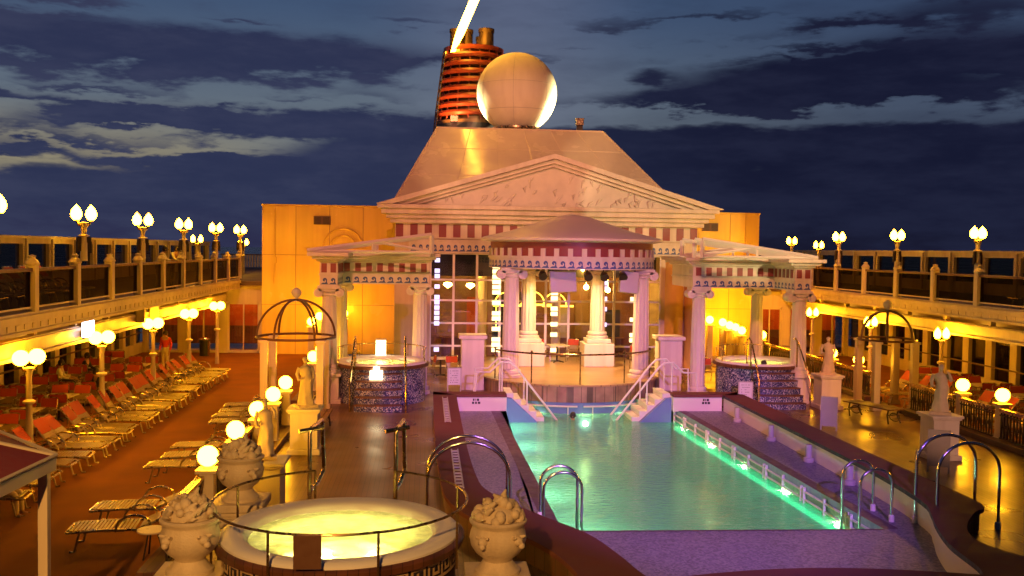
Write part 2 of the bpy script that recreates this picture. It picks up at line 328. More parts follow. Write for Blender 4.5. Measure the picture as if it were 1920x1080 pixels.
# ------------------------------------------------------------------ dusk sky with cloud banks
def make_world():
    w = bpy.data.worlds.new('World'); S.world = w; w.use_nodes = True; T = w.node_tree; N = T.nodes; L = T.links; N.clear()
    out = N.new('ShaderNodeOutputWorld'); bg = N.new('ShaderNodeBackground'); L.new(bg.outputs[0], out.inputs[0])
    def inp(sock, v):
        if hasattr(v, 'links') or hasattr(v, 'is_linked'): L.new(v, sock)
        else: sock.default_value = v
    def mth(op, a, b=0., c=0., clamp=False):
        n = N.new('ShaderNodeMath'); n.operation = op; n.use_clamp = clamp
        for s, v in zip(n.inputs, (a, b, c)): inp(s, v)
        return n.outputs[0]
    def mr(v, a, b, c=0., d=1.):
        n = N.new('ShaderNodeMapRange'); n.interpolation_type = 'SMOOTHSTEP'
        for s, q in zip(n.inputs, (v, a, b, c, d)): inp(s, q)
        return n.outputs[0]
    def mix(f, a, b):
        n = N.new('ShaderNodeMix'); n.data_type = 'RGBA'; inp(n.inputs[0], f)
        for s, q in ((n.inputs[6], a), (n.inputs[7], b)):
            if isinstance(q, tuple): s.default_value = (*q, 1)
            else: L.new(q, s)
        return n.outputs[2]
    tc = N.new('ShaderNodeTexCoord'); sx = N.new('ShaderNodeSeparateXYZ'); L.new(tc.outputs['Generated'], sx.inputs[0])
    X, Y, Z = sx.outputs
    az0 = mth('ARCTAN2', X, Y); v0 = mth('DIVIDE', Z, mth('SQRT', mth('ADD', mth('MULTIPLY', X, X), mth('MULTIPLY', Y, Y))))
    cv = N.new('ShaderNodeCombineXYZ'); L.new(mth('MULTIPLY', az0, .55), cv.inputs[0]); L.new(mth('MULTIPLY', v0, 2.0), cv.inputs[1])
    def noise(scale, det=6, off=0, rough=.55):
        mp = N.new('ShaderNodeMapping'); mp.inputs['Location'].default_value = (off, off * .7, off * .3); L.new(cv.outputs[0], mp.inputs[0])
        n = N.new('ShaderNodeTexNoise'); n.inputs['Scale'].default_value = scale; n.inputs['Detail'].default_value = det; n.inputs['Roughness'].default_value = rough
        L.new(mp.outputs[0], n.inputs['Vector']); return n.outputs['Fac']
    n1 = noise(9, 7, 1.3); n2 = noise(26, 6, 5.1, .6); n3 = noise(5, 4, 9.7)
    c1 = mth('SUBTRACT', n1, .5); c2 = mth('SUBTRACT', n2, .5); c3 = mth('SUBTRACT', n3, .5)
    az = mth('ADD', az0, mth('MULTIPLY', c1, .16)); v = mth('ADD', v0, mth('ADD', mth('MULTIPLY', c2, .055), mth('MULTIPLY', c1, .03)))
    acc = None
    # cloud banks: azimuth, elevation slope, half width, half height, weight
    for a, b, ra, rb, k in BANKS:
        d = mth('ADD', mth('POWER', mth('ABSOLUTE', mth('DIVIDE', mth('SUBTRACT', az, a), ra)), 2.), mth('POWER', mth('ABSOLUTE', mth('DIVIDE', mth('SUBTRACT', v, b), rb)), 2.))
        e = mth('MULTIPLY', mth('EXPONENT', mth('MULTIPLY', d, -.9)), k)
        acc = e if acc is None else mth('ADD', acc, e)
    low = mth('MULTIPLY', mr(mth('SUBTRACT', v, mr(az0, -.40, .22, .070, .128)), .012, -.016), 1.3)
    dens = mr(mth('ADD', mth('ADD', acc, low), mth('ADD', mth('MULTIPLY', c2, 1.5), mth('MULTIPLY', c1, 1.1))), .10, .95)
    wisp = mr(mth('ADD', c3, mth('MULTIPLY', c2, .5)), -.05, .28, 0, .32)
    # clear part of the sky
    clear = mix(mr(v0, .08, .27), (.150, .185, .220), (.052, .092, .182))
    clear = mix(mth('MULTIPLY', mr(v0, .15, .075), mr(az0, -.02, -.30, 0, .85)), clear, (.31, .265, .165))
    clear = mix(mr(az0, .10, .52, 0, .68), clear, (.030, .048, .105))
    clear = mix(mr(mth('ABSOLUTE', mth('SUBTRACT', az0, .08)), .17, .0, 0, .45), clear, (.17, .185, .28))
    cloud = mix(mr(az0, -.15, .38), (.028, .036, .088), (.0085, .0105, .032))
    cloud = mix(mr(v0, .05, .0, 0, .55), cloud, mix(mr(az0, -.3, .4), (.028, .023, .066), (.009, .008, .019)))
    cloud = mix(mr(mth('ADD', c2, mth('MULTIPLY', c1, .8)), -.22, .25), cloud, mix(mr(az0, -.15, .38), (.042, .050, .106), (.015, .018, .046)))
    col = mix(mth('MAXIMUM', dens, wisp), clear, cloud)
    col = mix(mr(v0, .30, .75), col, (.010, .016, .040))
    col = mix(mr(mth('ABSOLUTE', mth('ADD', az0, .2)), .9, 1.7, 0, .85), col, (.006, .008, .020))
    col = mix(mr(v0, .0, -.05), col, (.006, .007, .015))
    L.new(col, bg.inputs[0]); bg.inputs[1].default_value = .76
    w.cycles.sampling_method = 'MANUAL'; w.cycles.sample_map_resolution = 128
BANKS = [(-.36, .188, .13, .022, 1.15), (-.24, .180, .13, .022, 1.1), (-.10, .192, .13, .019, 1.1), (-.02, .232, .05, .006, .7),
         (-.22, .128, .13, .009, 1.0), (-.12, .112, .12, .015, 1.1), (-.02, .125, .08, .013, 1.0), (-.38, .110, .05, .007, .7), (-.36, .085, .06, .005, .5),
         (.25, .155, .08, .009, .9), (.36, .170, .12, .016, 1.1), (.52, .185, .14, .028, 1.2), (.22, .178, .025, .008, .7), (.38, .150, .25, .010, .6), (.55, .235, .10, .012, .6), (.30, .215, .08, .006, .35)]
_r = random.Random(21)
for _i in range(26):
    _a = _r.uniform(-.46, .62); BANKS.append((_a, _r.uniform(.075, .245) if _a < 0 else _r.uniform(.13, .25), _r.uniform(.02, .09), _r.uniform(.003, .008), _r.uniform(.35, .75)))
for _i in range(16):
    BANKS.append((_r.uniform(-.46, -.12), _r.uniform(.078, .15), _r.uniform(.025, .07), _r.uniform(.003, .006), _r.uniform(.6, 1.0)))
make_world()

# ------------------------------------------------------------------ sea, hull, decks
CX = 5.3
m = MB(); m.poly([(-20000, -2000, -22), (20000, -2000, -22), (20000, 20000, -22), (-20000, 20000, -22)])
struct('sea', m, paint('sea_water', (.004, .006, .012), .25, .1, .02, .4, .3))
m = MB(); m.box(-15.9, 25.4, -12, 78, -22, -2.6); struct('ship_hull', m, M['white'])
def plate(name, pts, z, mat, t=.05):
    m = MB(); m.prism(pts, z - t, z); return struct(name, m, mat)
plate('carpet_deck', [(-16, 5), (-4.3, 5), (-4.3, 47.8), (-16, 47.8)], 0, M['carpet'])
plate('carpet_deck', [(16.2, 5), (25.5, 5), (25.5, 52), (16.2, 52)], 0, M['carpet'])
# coping lines (outer / inner) round the raised pool wall
CO = [(.25, 31.9), (.25, 24), (.32, 20), (.42, 18.2), (.8, 16.9), (1.48, 15.95), (1.99, 14.95), (2.24, 13.9), (2.3, 12.9)]
CI = [(1.0, 31.2), (1.0, 24), (1.08, 20), (1.28, 18.6), (1.97, 17.15), (2.72, 15.85), (3.04, 14.7), (3.18, 13.95), (3.3, 13.5)]
MI = lambda P: [(2 * 5.45 - x, y) for x, y in reversed(P)]
CO2 = [(9.9, 12.9), (9.7, 13.9), (9.3, 14.8), (9.28, 15.4), (9.63, 16.12), (10.2, 16.85), (10.7, 17.5), (10.68, 20), (10.65, 24), (10.65, 31.9)]
CI2 = [(8.35, 13.5), (8.49, 13.9), (8.62, 14.8), (8.78, 15.4), (9.05, 16.15), (9.35, 16.85), (9.62, 17.7), (9.83, 20), (9.88, 24), (9.9, 31.2)]
mid = [((a[0] + b[0]) / 2, (a[1] + b[1]) / 2) for a, b in zip(CO, CI)]
plate('wood_deck', [(-4.3, 5), (mid[-1][0], 5)] + mid[::-1] + [(.6, 42), (-4.3, 47.0)], 0, M['deck'])
mid2 = [((a[0] + b[0]) / 2, (a[1] + b[1]) / 2) for a, b in zip(CO2, CI2)]
plate('wood_deck', [(mid2[0][0], 5), (16.2, 5), (16.2, 50), (10.3, 42)] + mid2[::-1], 0, M['deck'])
plate('wood_deck', [(.6, 31.55), (2.66, 31.55), (2.66, 34.5), (8.24, 34.5), (8.24, 31.55), (10.3, 31.55), (10.3, 42), (.6, 42)], 0, M['deck'])
plate('wood_deck', [(mid[-1][0], 5), (mid2[0][0], 5), (mid2[0][0], 13.2), (mid[-1][0], 13.2)], 0, M['deck'])

# pool surround: sunken terrace with the basin cut out
PL = [(2.45, 31.9), (2.62, 17.8), (8.88, 17.7), (8.40, 31.9)]          # basin corners: far left, near left, near right, far right
def terrace():
    m = MB(); z = -.1
    m.poly([(x, y, z) for x, y in [(.7, 31.6)] + mid[1:7] + [PL[1], PL[0], (2.66, 31.6)]])
    m.poly([(x, y, z) for x, y in [(8.41, 31.6), PL[2]] + mid2[3:9] + [(10.2, 31.6)]])
    m.poly([(x, y, z) for x, y in [PL[1]] + mid[6:] + mid2[:4] + [PL[2]]])
    struct('pool_terrace', m, M['terrace'])
    m = MB(); e = .30
    def strip(a, b, c, d): m.add([(*a, z + .004), (*b, z + .004), (*c, z + .004), (*d, z + .004)], [(0, 1, 2, 3)])
    strip((PL[0][0] - e, 31.35), (PL[1][0] - e, 17.75 - .06), PL[1], PL[0])
    strip(PL[3], PL[2], (PL[2][0] + e, 17.75 - .06), (PL[3][0] + e, 31.35))
    strip((PL[1][0], 17.72), (PL[2][0], 17.62), PL[2], PL[1])
    struct('pool_edging', m, M['purple'])
    m = MB(); b = -1.75                                                   # basin
    c = [PL[0], PL[1], PL[2], PL[3], (8.2, 34), (2.66, 34)]
    n = len(c)
    m.add([(x, y, b) for x, y in c] + [(x, y, -.1) for x, y in c], [tuple(range(n))] + [(i, (i + 1) % n, n + (i + 1) % n, n + i) for i in range(n)])
    struct('pool_basin', m, M['tile'])
    m = MB(); m.poly([(x, y, -.52) for x, y in [PL[0], PL[1], PL[2], PL[3], (8.2, 33.8), (2.66, 33.8)]]); struct('pool_water', m, M['poolw'])
terrace()
# raised pool wall with coping and plank cladding
def pool_wall():
    t = thing('pool_wall', 'raised pool wall with brown coping, planked outside and white inside, curving round the whirlpools', 'pool wall')
    def ring(o, i):
        m = MB(); k = MB(); w = MB(); e = MB(); n = len(o)
        for a in range(n - 1):
            (x0, y0), (x1, y1), (u0, v0), (u1, v1) = o[a], o[a + 1], i[a], i[a + 1]
            for zz in (.45,): m.add([(x0, y0, zz), (u0, v0, zz), (u1, v1, zz), (x1, y1, zz)], [(0, 3, 2, 1)])
            m.add([(x0, y0, .37), (x1, y1, .37), (x1, y1, .45), (x0, y0, .45)], [(0, 1, 2, 3)]); e.add([(u0, v0, .36), (u1, v1, .36), (u1, v1, .447), (u0, v0, .447)], [(0, 1, 2, 3)])
            m.add([(x0, y0, .37), (u0, v0, .37), (u1, v1, .37), (x1, y1, .37)], [(0, 1, 2, 3)])
            ins = lambda p, q, s: (p[0] + (q[0] - p[0]) * s, p[1] + (q[1] - p[1]) * s)
            A, B = ins(o[a], i[a], .08), ins(o[a + 1], i[a + 1], .08); k.add([(*A, -.02), (*B, -.02), (*B, .37), (*A, .37)], [(0, 1, 2, 3)])
            A, B = ins(o[a], i[a], .93), ins(o[a + 1], i[a + 1], .93); w.add([(*A, -.12), (*B, -.12), (*B, .37), (*A, .37)], [(0, 1, 2, 3)])
        return m, k, w, e
    def sm(P, r=4):                                                       # smooth the line
        P = [Vector((*p, 0)) for p in P]; out = []
        for j in range(len(P) - 1):
            p0 = P[max(0, j - 1)]; p1 = P[j]; p2 = P[j + 1]; p3 = P[min(len(P) - 1, j + 2)]
            for q in range(r):
                s = q / r; out.append(tuple((.5 * ((2 * p1) + (p2 - p0) * s + (2 * p0 - 5 * p1 + 4 * p2 - p3) * s * s + (3 * p1 - p0 - 3 * p2 + p3) * s ** 3))[:2]))
        return out + [tuple(P[-1][:2])]
    near_o = [(2.3 + (9.9 - 2.3) * q / 10, 12.9) for q in range(11)]; near_i = [(3.3 + (8.35 - 3.3) * q / 10, 13.5 + .42 * sin(pi * q / 10)) for q in range(11)]
    O = sm(CO)[:-1] + near_o + sm(CO2)[1:]; I = sm(CI)[:-1] + near_i + sm(CI2)[1:]
    m, k, w, e = ring(O, I); e.build('coping_shadow_edge', M['black'], t, 60)  # dark edge face stands for the shadow gap under the coping
    m.box(.25, 2.66, 31.2, 31.9, .37, .45); m.box(8.24, 10.65, 31.2, 31.9, .37, .45)
    w.box(1.0, 2.66, 31.26, 31.85, -.12, .37); w.box(8.24, 9.9, 31.26, 31.85, -.12, .37)
    m.build('coping', M['coping'], t); k.build('plank_cladding', M['clad'], t, 60); w.build('white_lining', M['white'], t, 60)
    # cylindrical niches with lamps along the inner right side
    for y in (29.3, 26.3, 23.6, 21.2):
        q = MB(); q.lathe([(0, -.1), (.13, -.1), (.14, -.06), (.14, -.01), (.08, .02), (.08, .34), (0, .34)], (9.78, y, 0), 14); q.build('drain_pipe', M['grey'], t)
pool_wall()
# depth mark plates
for x, lab in ((1.55, 'small black depth marking on the white pool wall left of the pool steps'), (9.25, 'small black depth marking on the white pool wall right of the pool steps')):
    m = MB()
    for r, (zz, segs) in enumerate(((.24, ((0, .05), (.08, .1), (.13, .2))), (.14, ((-.03, .04), (.07, .13), (.16, .24))))):
        for a, b in segs:
            m.box(x + a, x + b, 31.245, 31.262, zz, zz + .07)
    tag(m.build('depth_mark', M['black']), lab, 'marking')
# drains / ladder-like gratings on the deck by the pool
def grate(y0, y1, x, z, lab):
    t = thing('floor_grating', lab, 'grating', (x, y0, z)); m = MB()
    m.box(-.09, -.06, 0, y1 - y0, 0, .02); m.box(.06, .09, 0, y1 - y0, 0, .02); m.build('side_rail', M['grey'], t)
    m = MB(); k = int((y1 - y0) / .28)
    for i in range(k): m.box(-.06, .06, .1 + i * .28, .2 + i * .28, 0, .018)
    m.pieces('slat', M['grey'], t, (8, 6))
grate(26.2, 30.6, .62, .452, 'long pale slatted grating on the left coping near the pool steps')
grate(18.9, 22.6, .70, .452, 'pale slatted grating on the left coping beside the big chrome ladder')

# ------------------------------------------------------------------ stage with steps down to the pool
ST = (5.4, 36.5)
def stage():
    t = thing('round_stage', 'round teak stage with planked curved front at the head of the pool', 'stage')
    m = MB(); m.lathe([(3.4, -.12), (3.4, .44)], (*ST, 0), 48, pi + .1, 2 * pi - .1); m.build('plank_front', M['clad2'], t, 60)
    m = MB(); m.lathe([(3.36, .44), (3.48, .44), (3.48, .5), (0, .5)], (*ST, 0), 64); m.box(2.0, 8.8, 36.5, 41.95, .40, .496); m.build('stage_floor', M['stagew'], t)
    m = MB(); m.lathe([(3.34, -1.7), (3.34, -.12)], (*ST, 0), 48, pi, 2 * pi); m.build('blue_base', M['stringer'], t, 60)
    m = MB()
    for a, b in ((1.27, 1.49), (1.51, 1.73)):
        for z in (-.24,): m.tube([(ST[0] + 3.5 * cos(pi * q), ST[1] - 3.5 * sin(pi * q), z) for q in [((a + (b - a) * i / 8) - 1) for i in range(9)]], .035, 6)
        for q in (a + .03, b - .03): m.tube([(ST[0] + 3.5 * cos(pi * (q - 1)), ST[1] - 3.5 * sin(pi * (q - 1)), z) for z in (-.24, -.7)], .02, 6)
    m.build('water_rail', M['white'], t)
    m = MB(); z = 1.55; R = 3.28
    m.tube([(ST[0] + R * cos(a), ST[1] + R * sin(a), z) for a in [pi * (1.16 + .68 * i / 28) for i in range(29)]], .032, 8)
    for i in range(5):
        a = pi * (1.16 + .68 * i / 4); m.tube([(ST[0] + R * cos(a), ST[1] + R * sin(a), q) for q in (.5, z)], .024, 8)
        m.ball((ST[0] + R * cos(a), ST[1] + R * sin(a), z + .06), .045, 8, 5)
    m.build('brass_rail', M['bronze'], t)
M['clad2'] = planks('stage_front_planks', (.44, .29, .20), (.32, .19, .13), .24, .34, .5, .1, 0, .2)
stage()
def pool_steps(sgn, lab):
    t = thing('pool_steps', lab, 'steps'); X = lambda q: 5.45 + sgn * q
    m = MB()
    for i in range(7):
        a, b = X(2.79 - i * .26), X(2.79 - (i + 1) * .26); m.box(min(a, b), max(a, b), 31.7, 33.1, -1.7, .42 - i * .2)
    m.build('step', M['white'], t)
    m = MB(); p = [(X(2.79), -1.6), (X(2.79), .30), (X(2.6), .28), (X(1.62), -.62), (X(1.4), -1.6)]
    m.prismY(p if sgn < 0 else p[::-1], 31.5, 31.68); m.build('stringer', M['stringer'], t)
    for y in (31.95, 33.0):
        m = MB(); m.tube([(X(.95), y, -.62), (X(2.45), y, 1.28), (X(2.62), y, 1.42), (X(2.95), y, 1.45), (X(3.3), y, 1.1), (X(3.75), y, 1.1), (X(3.8), y, .45 if y < 32 else .0)], .035, 8)
        m.tube([(X(2.9), y, 1.44), (X(2.9), y, 0)], .03, 8); m.tube([(X(2.05), y, .78), (X(2.05), y, -.3)], .03, 8)
        m.build('handrail', M['white'], t)
pool_steps(-1, 'white pool steps with sloping handrails at the left end of the stage')
pool_steps(1, 'white pool steps with sloping handrails at the right end of the stage')
# white double rail and lamps along the right side wall of the pool
def pool_rail():
    t = thing('pool_side_rail', 'white double grab rail with short paired posts along the right wall of the pool', 'grab rail'); a = Vector((PL[3][0] - .05, 31.5, 0)); b = Vector((PL[2][0] - .05, 17.9, 0))
    m = MB()
    for z in (-.26, -.44): m.tube([a + Vector((0, 0, z)), b + Vector((0, 0, z))], .028, 6)
    m.build('rail_bar', M['white'], t)
    for i in range(13):
        p = a + (b - a) * (i / 12)
        for d in ((-.09, .09) if i % 2 else (0,)): m = MB(); m.tube([(p.x, p.y + d, -.16), (p.x, p.y + d, -.56)], .04, 6); m.build('rail_post', M['white'], t)
pool_rail()
for i in range(5):
    f = (i + .35) / 5; x = PL[3][0] + (PL[2][0] - PL[3][0]) * f - .03; y = 31.5 - 13.7 * f
    m = MB(); m.ball((x - .03, y, -.57), .045, 10, 6, (.6, 1, 1)); tag(m.build('underwater_lamp', M['poollamp']), 'round yellow-green underwater lamp on the right pool wall, %s from the far end' % ORD[i], 'underwater lamp', 'underwater lamps along the right pool wall')
for i in range(5):
    f = (i + .5) / 5
    for s_, nm in ((-1, 'left'),):
        A, B_ = (PL[0], PL[1]) if s_ < 0 else (PL[3], PL[2]); m = MB(); m.ball((A[0] + (B_[0] - A[0]) * f - s_ * .02, A[1] + (B_[1] - A[1]) * f, -1.35), .08, 8, 5, (.6, 1, 1))
        tag(m.build('underwater_lamp', M['poolfill']), 'added unseen fill lamp on the %s pool wall, %s from the far end' % (nm, ORD[i]), 'underwater lamp', 'added fill lamps in the pool')  # unseen lamps added to light the water evenly from below
m = MB(); m.tube([(PL[3][0] - .04, 31.4, -.70), (PL[2][0] - .04, 17.9, -.70)], .06, 8); tag(m.build('added_glow_tube', M['greenglow']), 'added glowing green tube for the bright water along the right pool wall', 'light strip')  # glowing tube added to give the green band in the water
for i, x in enumerate((3.9, 5.6, 7.0)):
    m = MB(); m.ball((x, 33.05 if i == 1 else 33.3, -.85), .09, 10, 6, (1, .6, 1)); tag(m.build('underwater_lamp', M['steplamp']), 'underwater lamp glowing below the %s of the curved stage front' % ('left part', 'middle', 'right part')[i], 'underwater lamp', 'underwater lamps below the stage')
# ------------------------------------------------------------------ ornaments
def wave_unit():
    p = [(0, 0), (1.0, 0), (.86, .16), (.80, .36)]
    for i in range(9):
        a = -.3 + i * (pi * 1.15) / 8; p.append((.55 + .27 * cos(a), .56 + .30 * sin(a)))
    p += [(.36, .42), (.46, .30), (.58, .36), (.60, .50), (.52, .62), (.66, .60), (.70, .42), (.62, .22), (.42, .16), (.22, .20)]
    return p[:4] + p[4:13] + [(.36, .44), (.50, .34), (.56, .50), (.50, .60), (.64, .58), (.68, .40), (.58, .22), (.30, .22)]
WU = wave_unit()
def waves(m, f, n):     # f maps (u 0..1 along, v 0..1 up) to a point
    for i in range(n): m.poly([f((i + u) / n, v) for u, v in WU])
def frieze_flat(par, x0, x1, y, z0, h, n, flip=False):
    m = MB(); waves(m, lambda u, v: ((x0 + (x1 - x0) * u), y - .008, z0 + h * (.08 + .84 * v)), n); m.weld().build('wave_frieze', M['blue'], par, 0)
def frieze_side(par, x, y0, y1, z0, h, n):
    m = MB(); waves(m, lambda u, v: (x, y0 + (y1 - y0) * u, z0 + h * (.08 + .84 * v)), n); m.weld().build('wave_frieze', M['blue'], par, 0)
def column(par, x, y, z0, z1, r, mat, ang=0):
    m = MB(); c = (x, y, 0); b = z0
    m.lathe([(0, b), (r * 1.45, b), (r * 1.45, b + .1), (r * 1.2, b + .13), (r * 1.3, b + .2), (r * 1.25, b + .27), (r * 1.05, b + .3)], c, 24)
    hh = z1 - .34
    m.lathe([(r, b + .3), (r * 1.0, b + (hh - b) * .4), (r * .86, hh)], c, 48, 0, 2 * pi, lambda j, z: 1 if j % 4 in (0, 1) else (.955 if j % 4 == 2 else .93))
    m.build('shaft', mat, par, 25)
    m = MB(); m.lathe([(r * .88, hh - .02), (r * 1.0, hh + .03), (r * .95, hh + .08), (r * 1.15, hh + .16), (0, hh + .16)], c, 24)
    T = Matrix.Translation((x, y, 0)) @ Matrix.Rotation(ang, 4, 'Z')
    m.box(-r * 1.35, r * 1.35, -r * 1.2, r * 1.2, z1 - .10, z1, T); m.box(-r * 1.2, r * 1.2, -r * 1.0, r * 1.0, z1 - .19, z1 - .10, T)
    for s in (-1, 1):
        for rr, yy in ((.145, 1.0), (.075, 1.12)):
            m.tube([T @ Vector((s * r * 1.28, -r * yy, z1 - .24)), T @ Vector((s * r * 1.28, r * yy, z1 - .24))], rr * (r / .26), 14)
    m.build('capital', mat, par, 35)

# ------------------------------------------------------------------ deckhouse: yellow block, temple front, roof
FY = 42.0
def deckhouse():
    t = thing('deckhouse', 'yellow deckhouse with a white temple front, pediment and tapering white roof', 'building')
    m = MB(); m.box(-7.9, -1.4, 47, 52, 0, 7.15); m.box(12.0, 16.6, 47, 52, 0, 7.15); m.box(-1.4, 12.0, 47.2, 52, 0, 7.1)
    m.box(-7.95, -1.4, 46.96, 52.05, 7.15, 7.23); m.box(12.0, 16.65, 46.96, 52.05, 7.15, 7.23); m.build('yellow_wall', M['yellow'], t, 0, .02)
    m = MB()
    for x in (-6.3, -4.7, -3.1, 13.5, 15.1): m.box(x - .012, x + .012, 46.985, 47.0, 0, 7.14)
    for z in (2.4, 4.8): m.box(-7.9, -1.4, 46.988, 47.0, z - .01, z + .01); m.box(12.0, 16.6, 46.988, 47.0, z - .01, z + .01)
    m.pieces('plate_seam', M['seam'], t, (8, 6))
    m = MB()
    for r in (.95, .62): m.tube([(-4.05 + r * cos(pi * i / 20), 46.97, 5.15 + r * sin(pi * i / 20)) for i in range(21)], .05, 6)
    m.tube([(-5.9, 46.97, 5.1), (-2.2, 46.97, 5.1)], .04, 6); m.build('arch_moulding', M['yellow'], t)
    m = MB()
    for x, z in ((-7.3, 7.1), (15.9, 7.1)): m.tube([(x, 46.94, 3.4), (x, 46.94, z)], .035, 6); m.box(x - .09, x + .09, 46.88, 47, 4.4, 4.7)
    m.build('conduit', M['yellow'], t)
    m = MB(); m.box(-1.4, .15, FY, 47.2, 0, 5.0); m.box(10.4, 12.0, FY, 47.2, 0, 5.0); m.box(-1.4, 12.0, FY, FY + .35, 5.0, 7.1); m.box(-1.4, .15, FY + .35, 47.2, 5.0, 7.1); m.box(10.4, 12.0, FY + .35, 47.2, 5.0, 7.1)
    m.build('front_wall', M['cream'], t, 0)
    m = MB(); m.lathe([(.42, 0), (.42, 5.0)], (11.0, FY + .02, 0), 16, pi, 2 * pi); m.lathe([(.34, 0), (.34, 5.0)], (11.8, FY + .02, 0), 14, pi, 2 * pi); m.build('half_column', M['orange'], t, 40)
    m = MB(); m.box(-.8, 11.4, FY - .10, FY, 5.02, 5.50); m.box(-.85, 11.45, FY - .14, FY, 5.50, 5.60); m.box(-1.35, 11.95, FY - .10, FY, 5.64, 6.30); m.build('entablature', M['plaster'], t, 0)
    frieze_flat(t, -.75, 11.35, FY - .10, 5.06, .40, 40)
    m = MB()
    n = 22
    for i in range(n):
        x = -1.2 + i * (13.0 / (n - 1)); m.box(x - .16, x + .16, FY - .125, FY - .09, 5.70, 6.26)
    m.pieces('red_metope', M['red'], t, (8, 6))
    m = MB()
    for a, b, d in ((6.30, 6.50, .25), (6.50, 6.68, .42), (6.68, 6.90, .62), (6.90, 7.08, .78)): m.box(-1.35 - d, 11.95 + d, FY - .1 - d, FY + .5, a, b)
    m.build('cornice', M['plaster'], t, 0, .02)
    # pediment
    xl, xr, xa, za, zb = -2.15, 12.9, 5.42, 9.35, 7.08
    m = MB(); m.prismY([(xl + 1.2, zb + .01), (xr - 1.2, zb + .01), (xa, za - .42)], FY - .25, FY + 1.2); m.build('tympanum', M['relief'], t, 0)
    m = MB()
    for y0, w0, w1 in ((FY - .92, .0, .20), (FY - .66, .20, .38), (FY - .46, .38, .52)):
        m.prismY([(xl, zb), (xl + w1 * 3.2, zb), (xa, za - w1), (xa, za - w0), (xl + (w0 * 2.2), zb + .02 + w0 * .0)], y0, FY + 1.0)
        m.prismY([(xr, zb), (xr - (w0 * 2.2), zb + .02), (xa, za - w0), (xa, za - w1), (xr - w1 * 3.2, zb)], y0, FY + 1.0)
    m.build('raking_cornice', M['plaster'], t, 0)
    m = MB()                                                              # pediment roof behind
    m.prismY([(xl + .2, zb), (xr - .2, zb), (xa, za - .05)], FY + 1.0, FY + 2.4); m.build('pediment_roof', M['white'], t, 0)
    # low relief figures in the tympanum
    rnd = random.Random(3)
    for i in range(46):
        u = rnd.uniform(-.86, .86); x = xa + u * 5.6; zt = zb + .1 + (1 - abs(u)) * 1.55; z = rnd.uniform(zb + .1, max(zb + .14, zt))
        a = rnd.uniform(-.9, .9); l = rnd.uniform(.12, .32)
        m = MB(); m.tube([(x - l * sin(a), FY - .25, z - l * cos(a)), (x, FY - .30, z), (x + l * .6, FY - .26, z + l * .5)], [.03, .065, .025], 6); m.build('relief_figure', M['relief'], t, 60)
    # roof frustum
    b = [(-1.65, 43.2), (11.7, 43.2), (11.7, 57.5), (-1.65, 57.5)]; u = [(.44, 49), (8.91, 49), (8.91, 54.5), (.44, 54.5)]
    m = MB(); m.add([(x, y, 7.05) for x, y in b] + [(x, y, 11.33) for x, y in u], [(4, 5, 6, 7)] + [(i, (i + 1) % 4, 4 + (i + 1) % 4, 4 + i) for i in range(4)])
    r = m.build('tapering_roof', M['roofw'], t, 0)
    m = MB()
    E_ = lambda i, q: Vector((b[i][0] + (u[i][0] - b[i][0]) * q, b[i][1] + (u[i][1] - b[i][1]) * q, 7.05 + 4.28 * q))
    for i in (0, 1): m.tube([E_(i, 0), E_(i, 1)], .05, 6)
    m.tube([E_(0, 1), E_(1, 1)], .05, 6)
    for s in (.2, .36, .52, .68, .84): m.tube([E_(0, .0).lerp(E_(1, 0), s), E_(0, 1).lerp(E_(1, 1), s)], .022, 5)
    for q in (.38, .72): m.tube([E_(0, q), E_(1, q)], .018, 5)
    m.build('roof_seam', M['roofw'], r)
    # vents
    for x in (-5.05, 14.05):
        m = MB(); m.box(x - .4, x + .4, 46.88, 47, 6.28, 6.68); v = m.build('vent', M['brownp'], t, 0)
        m = MB()
        for k in (-.2, .2):
            for i in range(6): m.box(x + k - .15, x + k + .15, 46.865, 46.88, 6.31 + i * .06, 6.345 + i * .06)
        m.build('louvre', M['iron'], v, 0)
    # curtain window
    xs = [.15 + i * 1.02 for i in range(11)]; xs[-1] = 10.4; zs = [.06, .95, 1.95, 2.95, 3.85, 5.0]
    m = MB()
    for x in xs: m.box(x - .05, x + .05, FY + .05, FY + .17, .05, 5.0)
    for z in zs: m.box(.15, 10.4, FY + .07, FY + .15, z - .04, z + .04)
    m.build('window_frame', M['white'], t, 0)
    m = MB(); m.poly([(.15, FY + .11, .05), (10.4, FY + .11, .05), (10.4, FY + .11, 5), (.15, FY + .11, 5)]); m.build('pane', M['pane'], t, 0)
    # glass block strips, lit from inside
    rnd = random.Random(5)
    for x, w, mt in ((3.05, .36, 'blockw'), (5.62, .30, 'blockw'), (.45, .22, 'blockv'), (7.9, .14, 'blockv'), (9.1, .14, 'blockw')):
        m = MB(); z = .7
        while z < 4.75:
            h = .23
            if rnd.random() < (.80 if x == 3.05 else .5):
                q = MB(); q.box(x - w / 2, x + w / 2, FY - .02, FY + .04, z, min(4.85, z + h - .05)); q.build('glass_block', M[mt], t, 0)
            z += h
    # lobby behind the window: floor, ceiling, back wall
    m = MB(); m.box(.15, 10.4, FY + .4, 47.1, 5.0, 5.1); m.build('lobby_ceiling', M['orange'], t, 0)
    m = MB(); m.box(.15, 10.4, 46.9, 47.15, 0, 5); m.build('lobby_back_wall', M['lobbyw'], t, 0)
    m = MB(); m.box(.15, 10.4, 43.0, 43.1, 4.0, 4.98); m.build('lobby_dark_backing', M['black'], t, 0)  # dark box added behind the top row of panes to make them black
    rnd = random.Random(9)
